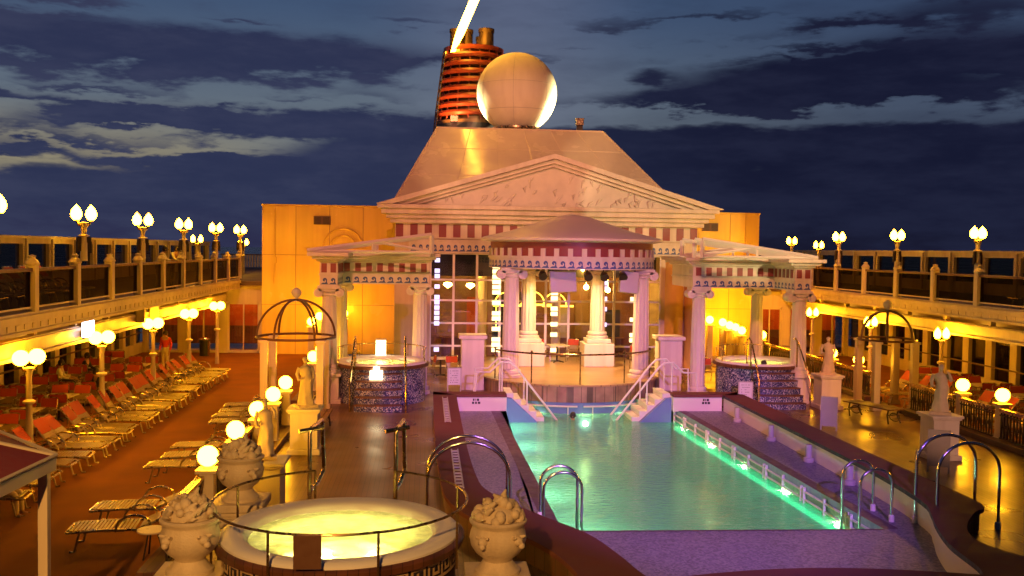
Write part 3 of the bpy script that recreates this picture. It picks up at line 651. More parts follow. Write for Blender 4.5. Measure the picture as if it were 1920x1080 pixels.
    for x in (.9, 2.3, 3.6, 4.9, 6.6, 7.8, 9.2):
        w = rnd.uniform(.3, .5); m = MB(); m.box(x - w, x + w, 46.8, 46.88, .9, rnd.uniform(2.2, 3.2)); m.build('lobby_panel', M[rnd.choice(('navy', 'creamfab', 'doorred', 'grey'))], t, 0)
    for x in (1.4, 4.4, 8.6):
        m = MB(); m.box(x - .7, x + .7, 44.6, 45.2, .03, 1.05); m.box(x - .75, x + .75, 44.5, 45.25, 1.05, 1.1); m.build('lobby_counter', M['clad'], t, 0)
    m = MB(); m.box(.15, 10.4, FY + .2, 47.1, -.02, .03); m.build('lobby_floor', M['brownp'], t, 0)
deckhouse()
# lobby things behind the glass
for i, (x, y, z) in enumerate(((7.45, 44.5, 3.5), (7.85, 44.6, 3.42), (8.2, 44.7, 3.44), (8.55, 44.9, 3.36))):
    m = MB(); m.ball((x, y, z), .13, 10, 6); m.tube([(x, y, z + .1), (x, y, 5)], .008, 4); tag(m.build('pendant_lamp', M['inlamp']), 'small round pendant lamp behind the glass right of the stage, %s from the left' % ORD[i], 'pendant lamp', 'pendant lamps in the lobby')
for i, (x, z) in enumerate(((3.75, 2.55), (5.05, 2.6), (6.1, 2.55))):
    m = MB(); m.tube([(x - .55, 45.4, z)] + [(x - .55 * cos(pi * q / 12), 45.4, z + .62 * sin(pi * q / 12)) for q in range(13)] , .03, 6); m.tube([(x - .6, 45.4, z), (x + .9, 45.4, z)], .05, 6); m.tube([(x - .45, 45.4, z - .05), (x - .45, 45.4, z - 1.1)], .025, 6)
    tag(m.build('neon_arch', M['neon']), 'glowing yellow neon arch in the lobby, %s of three' % ('leftmost', 'middle one', 'rightmost')[i], 'neon sign', 'neon arches in the lobby')
for i, (x, y, z, r) in enumerate(((.95, 43.6, 3.55, .2), (2.0, 44.2, 3.5, .2), (7.2, 42.75, 4.3, .3))):
    m = MB(); m.lathe([(.02, -.12), (r, .02), (r * .8, .12), (0, .14)], (x, y, z), 12); tag(m.build('ceiling_lamp', M['inlamp']), ('yellow bowl lamp behind the window at its left edge', 'yellow bowl lamp behind the window between the left edge and the white glass blocks', 'large yellow bowl lamp glowing behind the right hanging panel')[i], 'lamp')
for i, x in enumerate((2.6, 6.1)):
    t = thing('lobby_column', ('white round column inside the lobby left of the glass blocks', 'white round column inside the lobby behind the middle of the stage')[i], 'column', group='lobby columns'); m = MB(); m.lathe([(.22, 0), (.22, 4.6), (.34, 4.8), (.34, 5)], (x, 45, 0), 16); m.build('shaft', M['plaster'], t)

# roof equipment
t = thing('radome', 'large white spherical radome on the roof', 'radome', (4.66, 51.3, 13.53)); RR = 2.13
m = MB(); m.lathe([(RR * sin(a), -RR * cos(a)) for a in [.46 + (pi - .46) * i / 28 for i in range(29)]], (0, 0, 0), 56); m.build('dome', M['radome'], t)
m = MB()
for k in range(7):
    a = k * 2 * pi / 7 - 1.75; m.tube([((RR - .012) * sin(q) * cos(a), (RR - .012) * sin(q) * sin(a), -(RR - .012) * cos(q)) for q in [.48 + 2.6 * i / 28 for i in range(29)]], .018, 4)
for zz in (.35, -1.0): q = sqrt(RR * RR - zz * zz) - .012; m.tube([(q * cos(2 * pi * i / 56), q * sin(2 * pi * i / 56), zz) for i in range(56)], .018, 4, True)
m.build('panel_seam', M['grey'], t)
m = MB(); m.lathe([(1.4, -2.35), (1.4, -2.2), (1.1, -2.12), (1.02, -1.95), (1.2, -1.92), (1.2, -1.84), (.95, -1.82)], (0, 0, 0), 32)
for i in range(16): m.box(-.03, .03, 1.2, 1.26, -1.95, -1.82, Matrix.Rotation(i * pi / 8, 4, 'Z'))
m.build('base_ring', M['frame'], t)
def floodlight(x, y, z, aim, lab, col, power, size, blend=.3, body=True):
    t = thing('floodlight', lab, 'floodlight', (x, y, z)); m = MB()
    m.box(-.2, .2, -.14, .14, .1, .42); m.box(-.23, .23, -.17, .17, .40, .46); m.build('housing', M['frame'], t, 0, .02); m = MB()
    m.box(-.16, .16, -.05, .05, -.28, .1); m.box(-.2, .2, -.15, .15, -.30, -.26); m.build('bracket', M['iron'], t, 0)
    return t
def spot(name, loc, aim, col, power, ang, blend=.35, r=.12):
    d = bpy.data.lights.new(name, 'SPOT'); d.color = col; d.energy = power; d.spot_size = radians(ang); d.spot_blend = blend; d.shadow_soft_size = r
    o = bpy.data.objects.new(name, d); COL.objects.link(o); o.location = loc
    o.rotation_euler = (Vector(aim) - Vector(loc)).to_track_quat('-Z', 'Y').to_euler(); return o
floodlight(7.8, 49.6, 11.6, 0, 'small square floodlight on the roof right of the radome', 0, 0, 0)
floodlight(1.3, 49.6, 11.6, 0, 'small square floodlight on the roof edge left of the radome', 0, 0, 0)

def funnel():
    t = thing('funnel', 'red louvred ship funnel behind the radome with sooty exhaust pipes', 'funnel'); c = (2.55, 56, 0); sc = lambda j, z: 1
    E = lambda r: r
    m = MB(); m.lathe([(2.15, 7), (2.12, 11.6), (2.08, 12.3)], c, 32); m.build('casing', M['navy'], t)
    m = MB(); m.lathe([(2.1, 12.3), (2.14, 12.3), (2.14, 12.48), (2.1, 12.48)], c, 32); m.lathe([(1.75, 12.4), (1.45, 16.5), (0, 16.5)], c, 32); m.build('core', M['pipe'], t)
    m = MB()
    for i in range(8):
        z = 12.75 + i * .47; r = 2.12 - .055 * i
        m.lathe([(r - .18, z - .02), (r, z), (r + .05, z + .14), (r - .02, z + .27), (r - .3, z + .30)], c, 32)
    m.lathe([(1.72, 16.45), (1.74, 16.7), (1.5, 16.75), (0, 16.75)], c, 32); m.build('louvre_ring', M['funnel'], t)
    m = MB()
    for i in range(10):
        a = pi + pi * i / 9; m.tube([(c[0] + 2.0 * cos(a), 56 + 2.0 * sin(a), 12.5), (c[0] + 1.62 * cos(a), 56 + 1.62 * sin(a), 16.5)], .05, 5)
    m.build('rib', M['funnel'], t)
    for x, y, h, r in ((1.55, 55.6, 17.75, .40), (2.15, 56.3, 17.9, .36), (3.25, 55.7, 17.85, .44), (3.0, 56.7, 17.6, .3)):
        m = MB(); m.lathe([(r, 16.6), (r * .95, h - .2), (r * 1.05, h - .2), (r * 1.05, h), (r * .8, h), (r * .8, h - .4), (0, h - .4)], (x, y, 0), 16); m.build('exhaust_pipe', M['pipe'], t)
    m = MB()
    for s in (0, .35): m.tube([(.10 + s * .3, 55.6 - s, 10.0), (.42 + s * .3, 55.6 - s, 13.2), (.82 + s * .3, 55.7 - s, 16.5)], .045, 6)
    for i in range(16):
        f = i / 15; x = .10 + .72 * f; m.tube([(x, 55.62, 10 + 6.4 * f), (x + .1, 55.26, 10 + 6.4 * f)], .025, 5)
    m.build('ladder', M['frame'], t)
funnel()
# string of bulbs from the funnel towards the forward mast
def bulb_string():
    t = thing('light_string', 'bright string of warm bulbs rising from the funnel top into the sky', 'light string')
    P = [Vector(p) for p in ((1.28, 55.2, 16.28), (1.55, 54.4, 16.95), (1.95, 53.2, 17.75), (2.40, 51.6, 18.6), (2.75, 50.0, 18.75 + .25), (3.35, 47, 19.9), (5.0, 38, 22), (7, 26, 24), (9, 10, 26))]
    m = MB(); m.tube(P, .02, 5); m.build('cable', M['iron'], t)
    m = MB(); L_ = 0
    for i in range(5):
        a, b = P[i], P[i + 1]; n = int((b - a).length / .14)
        for k in range(n):
            p = a.lerp(b, k / n); f = min(1, L_ / 1.6); m.ball(p - Vector((0, 0, .03)), .12 + .13 * f, 6, 4); L_ += .14
    m.build('bulbs', M['rope'], t)
bulb_string()

# ------------------------------------------------------------------ round pavilion over the stage
def pavilion():
    c = (5.55, 36.8, 0); R = 3.12
    t = thing('round_pavilion', 'round pavilion over the stage with shallow white roof, red drum and white fluted columns', 'pavilion')
    m = MB(); m.lathe([(R + .38, 5.56), (R + .38, 5.64), (R + .26, 5.70), (2.4, 5.93), (1.5, 6.22), (.85, 6.44), (.80, 6.47), (.55, 6.52), (0, 6.62)], c, 48); m.lathe([(R, 5.5), (R + .38, 5.56)], c, 48); m.build('roof', M['white'], t, 25)
    m = MB(); m.lathe([(R - .25, 4.55), (R, 4.55), (R, 5.52)], c, 64); m.lathe([(R - .25, 4.55), (R - .25, 5.5)], c, 48); m.build('red_drum', M['red'], t, 30)
    m = MB(); m.lathe([(R, 4.53), (R + .05, 4.53), (R + .05, 4.90), (R + .09, 4.90), (R + .09, 4.99), (R, 4.99)], c, 64); m.build('band', M['plaster'], t, 30)
    m = MB()
    for i in range(40):
        a = 2 * pi * i / 40; T = Matrix.Translation(c) @ Matrix.Rotation(a, 4, 'Z'); m.box(R - .01, R + .05, -.09, .09, 4.99, 5.27, T)
    m.pieces('dentil', M['plaster'], t, (8, 6))
    m = MB(); waves(m, lambda u, v: (c[0] + (R + .058) * cos(2 * pi * u), c[1] + (R + .058) * sin(2 * pi * u), 4.57 + .30 * v), 64); m.weld().build('wave_frieze', M['blue'], t, 0)
    m = MB(); m.lathe([(0, 5.3), (R - .1, 5.3)], c, 40); m.build('ceiling', M['soffit'], t)
    for i, (x, y, z0) in enumerate(((3.12, 35.3, .5), (8.0, 35.3, .5), (4.15, 38.9, 1.62), (7.0, 38.9, 1.62))): 
        k = bpy.data.objects.new('column', None); COL.objects.link(k); k.parent = t; column(k, x, y, z0, 4.54, .31, M['plaster'])
    for x in (4.15, 7.0):
        m = MB(); m.box(x - .62, x + .62, 38.3, 39.5, .5, 1.45); m.box(x - .5, x + .5, 38.42, 39.38, 1.45, 1.62); m.build('pedestal', M['plaster'], t, 0, .03)
pavilion()
for x, s in ((1.72, 'left'), (9.15, 'right')):
    t = thing('stage_pedestal', 'white block pedestal standing %s of the round stage' % s, 'pedestal', (x, 35.6, 0)); m = MB(); m.box(-.42, .42, -.42, .42, 0, 1.9); m.build('block', M['plaster'], t, 0, .02); m = MB(); m.box(-.52, .52, -.52, .52, 1.9, 2.04); m.build('cap', M['plaster'], t, 0, .02)
for x0, x1, tl, lab in ((4.42, 5.38, -.04, 'large pale square loudspeaker panel hanging under the pavilion drum, left one'), (7.05, 7.72, .10, 'narrower pale loudspeaker panel hanging tilted under the pavilion drum, right one')):
    t = thing('hanging_loudspeaker', lab, 'loudspeaker', ((x0 + x1) / 2, 34.6, 4.5)); w = (x1 - x0) / 2; m = MB(); T = Matrix.Rotation(tl, 4, 'Y') @ Matrix.Rotation(-.1, 4, 'X')
    m.box(-w, w, -.16, .2, -.82, -.04, T); m.build('cabinet', M['grey'], t, 0, .02); m = MB(); m.tube([(-w * .6, 0, -.05), (-w * .6, 0, .1)], .02, 5); m.tube([(w * .6, 0, -.05), (w * .6, 0, .1)], .02, 5); m.build('hanger', M['iron'], t)
for i, (x, y) in enumerate(((4.15, 34.4), (5.75, 34.1), (6.35, 34.15), (7.1, 34.5))):
    t = thing('stage_lamp', 'dark round stage lamp can under the pavilion drum, %s from the left' % ORD[i], 'stage lamp', (x, y, 4.36), 0, 'stage lamps under the pavilion'); m = MB(); T = [(0, 0, 0), (.02, -.16, -.12)]
    m.tube([(0, .12, .06), (0, -.02, -.02), (.01, -.16, -.12)], [.07, .14, .16], 12); m.build('can', M['iron'], t); m = MB(); m.tube([(0, .1, .1), (0, .1, .2)], .025, 6); m.build('clamp', M['iron'], t)

# ------------------------------------------------------------------ canopies beside the temple front
def canopy(sgn, lab):
    X = lambda q: 4.87 + sgn * q
    t = thing('colonnade_canopy', lab, 'canopy')
    def bx(m, a, b, y0, y1, z0, z1): m.box(min(X(a), X(b)), max(X(a), X(b)), y0, y1, z0, z1)
    core = MB(); co = MB(); red = MB()
    for a, b, y0, y1 in ((4.78, 8.37, 34.2, 34.8), (7.82, 8.40, 32.2, 34.2), (7.82, 8.40, 34.8, 37.2), (4.78, 5.35, 34.8, 37.2)):
        bx(core, a, b, y0, y1, 3.92, 4.72)
        bx(core, a - .03, b + .03, y0 - .03, y1 - .002, 4.26, 4.32)
    for k, (d, z0, z1) in enumerate(((.10, 4.72, 4.80), (.24, 4.80, 4.90), (.38, 4.90, 5.02))):
        bx(co, 4.78 - d, 8.40 + d, 34.2 - d, 37.2 + d, z0, z1); bx(co, 7.82 - d, 8.40 + d, 32.2 - d, 34.2 - d, z0, z1)
    core.build('entablature', M['plaster'], t, 0); co.build('cornice', M['plaster'], t, 0, .015)
    for i in range(8): x = 4.98 + i * .385; bx(red, x - .10, x + .10, 34.18, 34.21, 4.36, 4.66)
    for i in range(2): x = 7.96 + i * .30; bx(red, x - .09, x + .09, 32.18, 32.21, 4.36, 4.66)
    for i in range(5): y = 32.5 + i * .38; bx(red, 7.80, 7.83, y - .1, y + .1, 4.36, 4.66)
    red.pieces('red_metope', M['red'], t, (8, 6))
    frieze_flat(t, X(7.8) if sgn < 0 else X(4.8), X(4.8) if sgn < 0 else X(7.8), 34.2, 3.94, .30, 10); frieze_flat(t, min(X(7.84), X(8.38)), max(X(7.84), X(8.38)), 32.2, 3.94, .30, 2)
    frieze_side(t, X(7.815), 32.2, 34.18, 3.94, .30, 6)
    # open half gable of white bars
    g = MB()
    for y in (32.9, 33.9, 35.6):
        a, b, c = X(8.9), X(4.72), X(7.0)
        for p, q, r in (((a, 5.06), (b, 5.66), .085), ((a, 5.06), (b, 5.06), .05), ((b, 5.66), (b, 5.02), .085), ((X(6.7), 5.40), (X(6.7), 5.06), .05), ((X(6.5), 5.38), (b, 5.10), .045)):
            g.tube([(p[0], y, p[1]), (q[0], y, q[1])], r, 4)
    g.build('half_gable_frame', M['white'], t, 0)
    for q, y, z0, r in ((8.11, 32.5, 1.0, .27), (5.1, 34.5, .0, .27), (8.11, 36.8, .0, .26)):
        k = bpy.data.objects.new('column', None); COL.objects.link(k); k.parent = t; column(k, X(q), y, z0, 3.92, r, M['plaster'])
    m = MB(); x = X(8.11); m.box(x - .36, x + .36, 32.14, 32.86, .14, .9); m.box(x - .44, x + .44, 32.06, 32.94, .9, 1.0); m.box(x - .44, x + .44, 32.06, 32.94, 0, .14); m.build('pedestal', M['plaster'], t, 0, .015)
canopy(-1, 'white colonnade canopy with open half gable on the left of the temple front')
canopy(1, 'white colonnade canopy with open half gable on the right of the temple front')

# ------------------------------------------------------------------ whirlpools
def key_band(par, c, r, z0, h, n):
    m = MB(); cell = 2 * pi / n; e = .17
    segs = [((0, 0), (1, 0)), ((.08, 0), (.08, .84)), ((.08, .84), (.80, .84)), ((.80, .84), (.80, .30)), ((.80, .30), (.40, .30)), ((.40, .30), (.40, .56))]
    for i in range(n):
        for (a0, b0), (a1, b1) in segs:
            u0, u1 = min(a0, a1) - .0, max(a0, a1) + e * .8; v0, v1 = min(b0, b1), max(b0, b1) + e
            q = [(u0, v0), ((u0 + u1) / 2, v0), (u1, v0), (u1, v1), ((u0 + u1) / 2, v1), (u0, v1)]
            P = [(c[0] + r * cos((i + u) * cell), c[1] + r * sin((i + u) * cell), z0 + h * v) for u, v in q]
            m.add(P, [(0, 1, 4, 5), (1, 2, 3, 4)])
    m.build('greek_key_band', M['keyt'], par, 0)
def whirlpool(c, r, lab, steps=True, keys=False, front=1):
    t = thing('whirlpool', lab, 'whirlpool'); zr = 1.35
    m = MB(); m.lathe([(r - .06, 0), (r - .06, zr - .16)], c, 64); m.build('mosaic_shell', M['keyd'] if keys else M['spa'], t)
    m = MB(); m.lathe([(r - .1, zr - .16), (r + .04, zr - .16), (r + .06, zr - .08), (r + .02, zr - .05), (r - .1, zr - .05)], c, 64); m.build('wood_trim', M['clad'], t)
    m = MB(); m.lathe([(r - .02, zr - .06), (r - .02, zr - .02), (r - .07, zr + .02), (r - .30, zr + .0), (r - .36, zr - .04), (r - .40, zr - .14), (r - .42, zr - .40), (r - .75, zr - .45), (r - .8, zr - .95), (0, zr - .95)], c, 64); m.build('cream_tub', M['white'], t, 50)
    m = MB(); m.lathe([(r - .385, 0), (0, 0)], (c[0], c[1], zr - .10), 64); m.build('water', M['spaw'], t)
    for a in (.3, 1.1, 1.9, 2.7, 3.5, 4.2, 5.0, 5.7):
        m = MB(); m.ball((c[0] + (r - .80) * cos(a), c[1] + (r - .80) * sin(a), zr - .66), .075, 8, 5); m.build('underwater_lamp', M['spalamp'], t)
    if keys: key_band(t, c, r - .045, zr - .43, .24, 34); key_band(t, c, r - .045, .12, .24, 34)
    return t
def spa_rail(t, c, r, z0, z, a0, a1, n, mat):
    m = MB(); m.tube([(c[0] + r * cos(a0 + (a1 - a0) * i / 40), c[1] + r * sin(a0 + (a1 - a0) * i / 40), z) for i in range(41)], .018, 8)
    for i in range(n):
        a = a0 + (a1 - a0) * i / (n - 1); m.tube([(c[0] + r * cos(a), c[1] + r * sin(a), q) for q in (z0, z)], .018, 6)
    m.build('guard_rail', mat, t)
def spa_far(c, lab, lean):
    t = whirlpool(c, 1.55, lab)
    m = MB(); w = MB()
    for i in range(5):
        rr = 1.52 + (4 - i) * .24 + .24; z = .22 * (i + 1)
        a = [1.5 * pi - .52 + 1.04 * k / 10 for k in range(11)]; s = 1.5 / rr
        a = [1.5 * pi + (q - 1.5 * pi) * s * .98 for q in a]
        o = [(c[0] + rr * cos(q), c[1] + rr * sin(q)) for q in a]; inn = [(c[0] + 1.45 * cos(q), c[1] + 1.45 * sin(q)) for q in a]
        m.prism(o + inn[::-1], z - .22 + (.0 if i == 0 else .001), z - .035); w.prism([(c[0] + (rr + .02) * cos(q), c[1] + (rr + .02) * sin(q)) for q in a] + inn[::-1], z - .035, z)
    m.build('mosaic_step', M['spa'], t, 0); w.build('wood_tread', M['clad'], t, 0)
    for s in (-1, 1):
        m = MB(); x = c[0] + s * .82
        m.tube([(x + s * .06, c[1] - 2.62, 0), (x + s * .06, c[1] - 2.62, .98), (x, c[1] - 1.62, 2.15), (x, c[1] - 1.35, 2.28), (x, c[1] - 1.15, 2.2), (x, c[1] - 1.15, 1.2)], .03, 8); m.tube([(x, c[1] - 1.55, 1.3), (x, c[1] - 1.55, 2.18)], .03, 8)
        m.build('step_handrail', M['brass'], t)
    spa_rail(t, c, 1.5, 1.3, 1.78, -.25, pi + .25, 7, M['brass'])
    return t
spa_far((-1.5, 33.1, 0), 'round whirlpool with blue mosaic steps under the left canopy', 0)
spa_far((11.95, 33.6, 0), 'round whirlpool with dark mosaic steps under the right canopy', 0)
def spa_near(c, lab, face):
    t = whirlpool(c, 1.63, lab, False, True)
    a0 = pi / 2 + .32; a1 = pi / 2 - .42 + 2 * pi
    spa_rail(t, c, 1.72, 1.0, 1.76, a0, a1, 8, M['bronze'])
    m = MB()                                                               # steps on the far side
    for i in range(5): m.box(c[0] - .55, c[0] + .55, c[1] + 1.45, c[1] + 1.6 + (5 - i) * .25, i * .22, (i + 1) * .22 - .002)
    m.build('mosaic_step', M['spa'], t, 0)
    for s in (-1, 1):
        x = c[0] + s * .66 + .02; y = c[1] + 1.72; m = MB()
        m.tube([(x, y, .9), (x, y, 2.32), (x + .02, y + .02, 2.40), (x + .1, y + .75, 2.40), (x + .1, y + .82, 2.32), (x + .12, y + .95, 1.55), (x + .06, y + .6, 1.40), (x, y + .05, 1.42)], .032, 8)
        m.tube([(x - .16, y - .05, 2.36), (x + .2, y + .1, 2.4)], .034, 8); m.build('step_handrail', M['brass'], t)
    return t
spa_near((-1.13, 13.2, 0), 'large round whirlpool in the foreground with glowing yellow water and greek key tiles', 0)
t = thing('notice_plate', 'dark brown notice plate hanging on the rail of the foreground whirlpool', 'notice', (-1.38, 11.46, 1.36)); m = MB(); m.box(-.165, .165, -.012, .012, -.0, .41); m.build('plate', M['brownp'], t, 0, .004)
for q in (-.14, .14): m = MB(); m.tube([(q, 0, .38), (q, .02, .42)], .012, 5); m.build('hook', M['iron'], t)
t = thing('lit_lantern', 'glowing white lantern box on the far rim of the left canopy whirlpool', 'lantern', (-1.62, 34.75, 1.3)); m = MB(); m.box(-.17, .17, -.12, .12, .06, .58); m.build('lit_face', M['whitelamp'], t, 0, .01); m = MB(); m.box(-.19, .19, -.14, .14, -.02, .06); m.box(-.19, .19, -.14, .14, .58, .62); m.build('casing', M['white'], t, 0)
t = thing('lit_box', 'glowing white box on the upper steps of the left canopy whirlpool', 'lantern', (-1.6, 31.36, .9)); m = MB(); m.box(-.2, .2, -.1, .1, .02, .3); m.lathe([(.1, .3), (.1, .42), (0, .46)], (0, 0, 0), 12); m.build('lit_face', M['whitelamp'], t, 0); m = MB(); m.box(-.22, .22, -.12, .12, -.02, .02); m.build('base', M['white'], t, 0)
# ------------------------------------------------------------------ lamps
def globe_post(x, y, lab, group, h=1.12):
    t = thing('globe_lamp', lab, 'globe lamp', (x, y, 0), 0, group)
    m = MB(); m.box(-.13, .13, -.13, .13, 0, h - .06); m.box(-.16, .16, -.16, .16, 0, .18); m.build('post', M['cream'], t, 0, .01)
    m = MB(); m.box(-.19, .19, -.19, .19, h - .06, h); m.lathe([(.09, h), (.07, h + .05), (0, h + .05)], (0, 0, 0), 12); m.build('cap', M['cream'], t, 30)
    m = MB(); m.ball((0, 0, h + .23), .19, 14, 8); m.build('globe', M['globe'], t, 180)
    return t
def twin_torch(x, y, z0, h, lab, group, mat='torch', dark=False, rz=0, bulb=1.0, ball=False):
    t = thing('twin_lamp', lab, 'lamp post', (x, y, z0), rz, group)
    m = MB(); m.lathe([(.09, 0), (.085, h * .45), (.07, h * .5), (.06, h - .25), (.085, h - .1), (.12, h - .02), (0, h)], (0, 0, 0), 12); m.lathe([(.06, h * .62), (.14, h * .64), (.14, h * .66), (.06, h * .68)], (0, 0, 0), 12); m.build('post', M['cream'], t, 40)
    m = MB(); m.tube([(-.19, 0, h + .05), (-.13, 0, h - .08), (0, 0, h - .12), (.13, 0, h - .08), (.19, 0, h + .05)], .03, 6); m.build('arm', M['brass'], t)
    for s in (-1, 1):
        m = MB(); c = (s * .19, 0, h + .05)
        if ball: m.ball((s * .20, 0, h + .22), .185 * bulb, 12, 8)
        else: m.lathe([(0, 0), (.07, .0), (.125 * bulb, .08), (.14 * bulb, .15), (.115 * bulb, .25), (.06 * bulb, .33), (0, .40)], c, 12)
        m.build('lamp_glass', M[mat], t, 180)
    if dark:
        m = MB()
        for s in (-1, 1): m.box(s * .13 - .05, s * .13 + .05, -.03, .03, .25, h * .62); m.box(s * .17 - .02, s * .17 + .02, -.035, .035, h * .2, h * .5)
        m.build('side_bracket', M['iron'], t, 0)
    return t
YL = [17.83, 20.38, 22.95, 25.3, 27.5, 34.1, 36.5]
LL = ['nearest the foreground whirlpool', 'directly behind the near stone urn', 'beside the near white statue', 'third before the left trellis', 'just before the left trellis', 'just past the left trellis', 'beside the left canopy column']
for y, l in zip(YL, LL): globe_post(-3.95, y, 'white globe lamp on a post of the left railing, ' + l, 'globe lamps on the left railing')
YR = [25.35, 27.35, 33.9, 36.2, 44.1]
LR = ['at the right edge of the photo', 'second from the right edge of the photo', 'over the bench', 'behind the far right statue', 'above the right whirlpool rim', 'above the right end of the right whirlpool']
for y, l in zip(YR, LR): globe_post(15.85 + (.2 if y < 28 else 0) + (.25 if y > 45 else 0), y, 'globe lamp on the right railing, ' + l, 'globe lamps on the right railing')
for i, (x, y, z) in enumerate(((12.5, 44.8, 2.0), (13.5, 44.8, 2.0), (14.2, 45.0, 1.87), (14.45, 44.7, 1.75), (14.8, 44.9, 1.64), (14.98, 44.5, 1.52))):
    globe_post(x, y, 'globe lamp in the cluster behind the right whirlpool, %s from the left' % ORD[i], 'globe lamps before the right yellow wall', z - .23)
for i, (x, y, z) in enumerate(((-5.25, 44.5, 1.78), (-4.95, 45.2, 1.98), (-3.85, 45.5, 2.1))):
    globe_post(x, y, 'globe lamp before the yellow wall behind the left trellis, %s from the left' % ORD[i], 'globe lamps before the left yellow wall', z - .23)
for i, y in enumerate((23.0, 28.0, 33.1, 38.0, 43.0)):
    twin_torch(-9.14, y, 0, 2.33, 'lamp post with two round globes behind the left loungers, %s from the camera' % ORD[i], 'twin globe lamp posts on the left side deck', 'globe', rz=.95, ball=True)
for i, y in enumerate((43.3, 37.4, 32.0)):
    twin_torch(17.95, y, 0, 2.28, 'twin flame lamp post under the right upper deck, %s' % ('farthest, behind the canopy column', 'between the canopy and the right trellis', 'nearest, right of the right trellis')[i], 'twin flame lamp posts on the right side deck', 'torch', rz=.25, bulb=.9)
# upper deck torch lamps on the guard rail posts
UL = [(-8.82, 20.3), (-8.80, 25.6), (-8.93, 31.2), (-9.0, 36.6), (-9.2, 43.0), (-9.0, 47.4)]
for i, (x, y) in enumerate(UL): twin_torch(x, y, 4.75, 1.0, 'twin flame lamp on the left upper deck guard rail, %s from the camera' % ORD[i], 'twin lamps on the left guard rail', 'uptorch', True, .75)
UR = [(17.75, 40.2), (17.8, 35.1), (17.9, 29.9)]
for i, (x, y) in enumerate(UR): twin_torch(x, y, 4.75, 1.0, 'twin flame lamp on the right guard rail, %s' % ('farthest of three', 'middle of three', 'nearest, by the right edge of the photo')[i], 'twin lamps on the right guard rail', 'uptorch', True, .35)
for x, y, z, l in ((-12.0, 51.5, 5.3, 'twin lamp low behind the third left guard rail lamp on the far upper deck'), (-11.2, 60, 5.2, 'twin lamp on the far upper deck left of the yellow wall, nearer one'), (-10.6, 66, 5.2, 'twin lamp on the far upper deck left of the yellow wall, the last one'), (21.8, 52, 5.5, 'twin lamp right of the yellow block, far upper deck, beside the guard rail lamp'), (19.85, 51, 5.7, 'twin lamp standing alone just right of the yellow block on the far upper deck')):
    twin_torch(x, y, 3.5, z - 3.5, l, 'twin lamps on the far upper deck', 'uptorch', False, .2, .85)

# ------------------------------------------------------------------ railings of the pool platform
def rail_section(x, y0, y1, lab, group):
    t = thing('deck_railing', lab, 'railing', (x, y0, 0), 0, group); L_ = y1 - y0
    m = MB(); m.box(-.07, .07, .16, L_ - .16, .95, 1.02); m.box(-.04, .04, .16, L_ - .16, .90, .95); m.build('handrail', M['brass'], t, 0, .008)
    m = MB(); n = max(4, int(L_ / .15))
    m.box(-.02, .02, .16, L_ - .16, .16, .20); m.box(-.02, .02, .16, L_ - .16, .80, .84)
    for i in range(n):
        y = .22 + (L_ - .44) * i / (n - 1); m.box(-.016, .016, y - .016, y + .016, .2, .9)
        if i < n - 1 and i % 2 == 0: m.tube([(0, y + .02, .32), (0, y + (L_ - .44) / (n - 1) * .95, .72)], .018, 5)
        if i % 4 == 1: m.ball((0, y + .06, .52), .06, 6, 4, (.4, 1, 1))
    m.build('baluster', M['iron'], t, 0)
pts = [15.2] + YL[:5] + [29.0]
for i in range(1, len(pts)): rail_section(-4.05, pts[i - 1], pts[i], 'dark iron railing section of the left railing ' + ('before the first globe lamp', 'between the first and second globe lamps', 'between the second and third globe lamps', 'between the third and fourth globe lamps', 'between the fourth and fifth globe lamps', 'between the fifth globe lamp and the trellis')[i - 1], 'left railing sections')
for i, (a, b) in enumerate(((31.8, 34.1), (34.1, 36.5), (36.5, 39.0))): rail_section(-4.05, a, b, 'dark iron railing section of the left railing beyond the trellis, %s' % ORD[i], 'left railing sections')
for i, (a, b) in enumerate(((20.5, 25.35), (25.35, 27.35), (27.35, 30.3), (33.9, 36.2), (36.2, 40), (40, 44.1))): rail_section(15.9, a, b, 'dark iron railing section of the right railing ' + ('at the right edge of the photo', 'between the two nearest globe lamps', 'between the near statue and the right trellis', 'behind the bench and far statue', 'behind the canopy column', 'behind the right whirlpool')[i], 'right railing sections')
rail_section(15.9, 32.9, 33.9, 'short dark iron railing section just beyond the right trellis', 'right railing sections')
m = MB(); m.box(-4.40, -3.70, 15, 29.1, 0, .16); m.box(-4.40, -3.70, 31.8, 39.2, 0, .16); tag(m.build('railing_kerb', M['clad'], None, 0, .01), 'low wooden kerb under the left railing', 'kerb')
m = MB(); m.box(15.6, 16.25, 20, 30.3, 0, .16); m.box(15.6, 16.25, 32.8, 46, 0, .16); tag(m.build('railing_kerb', M['clad'], None, 0, .01), 'low wooden kerb under the right railing', 'kerb')

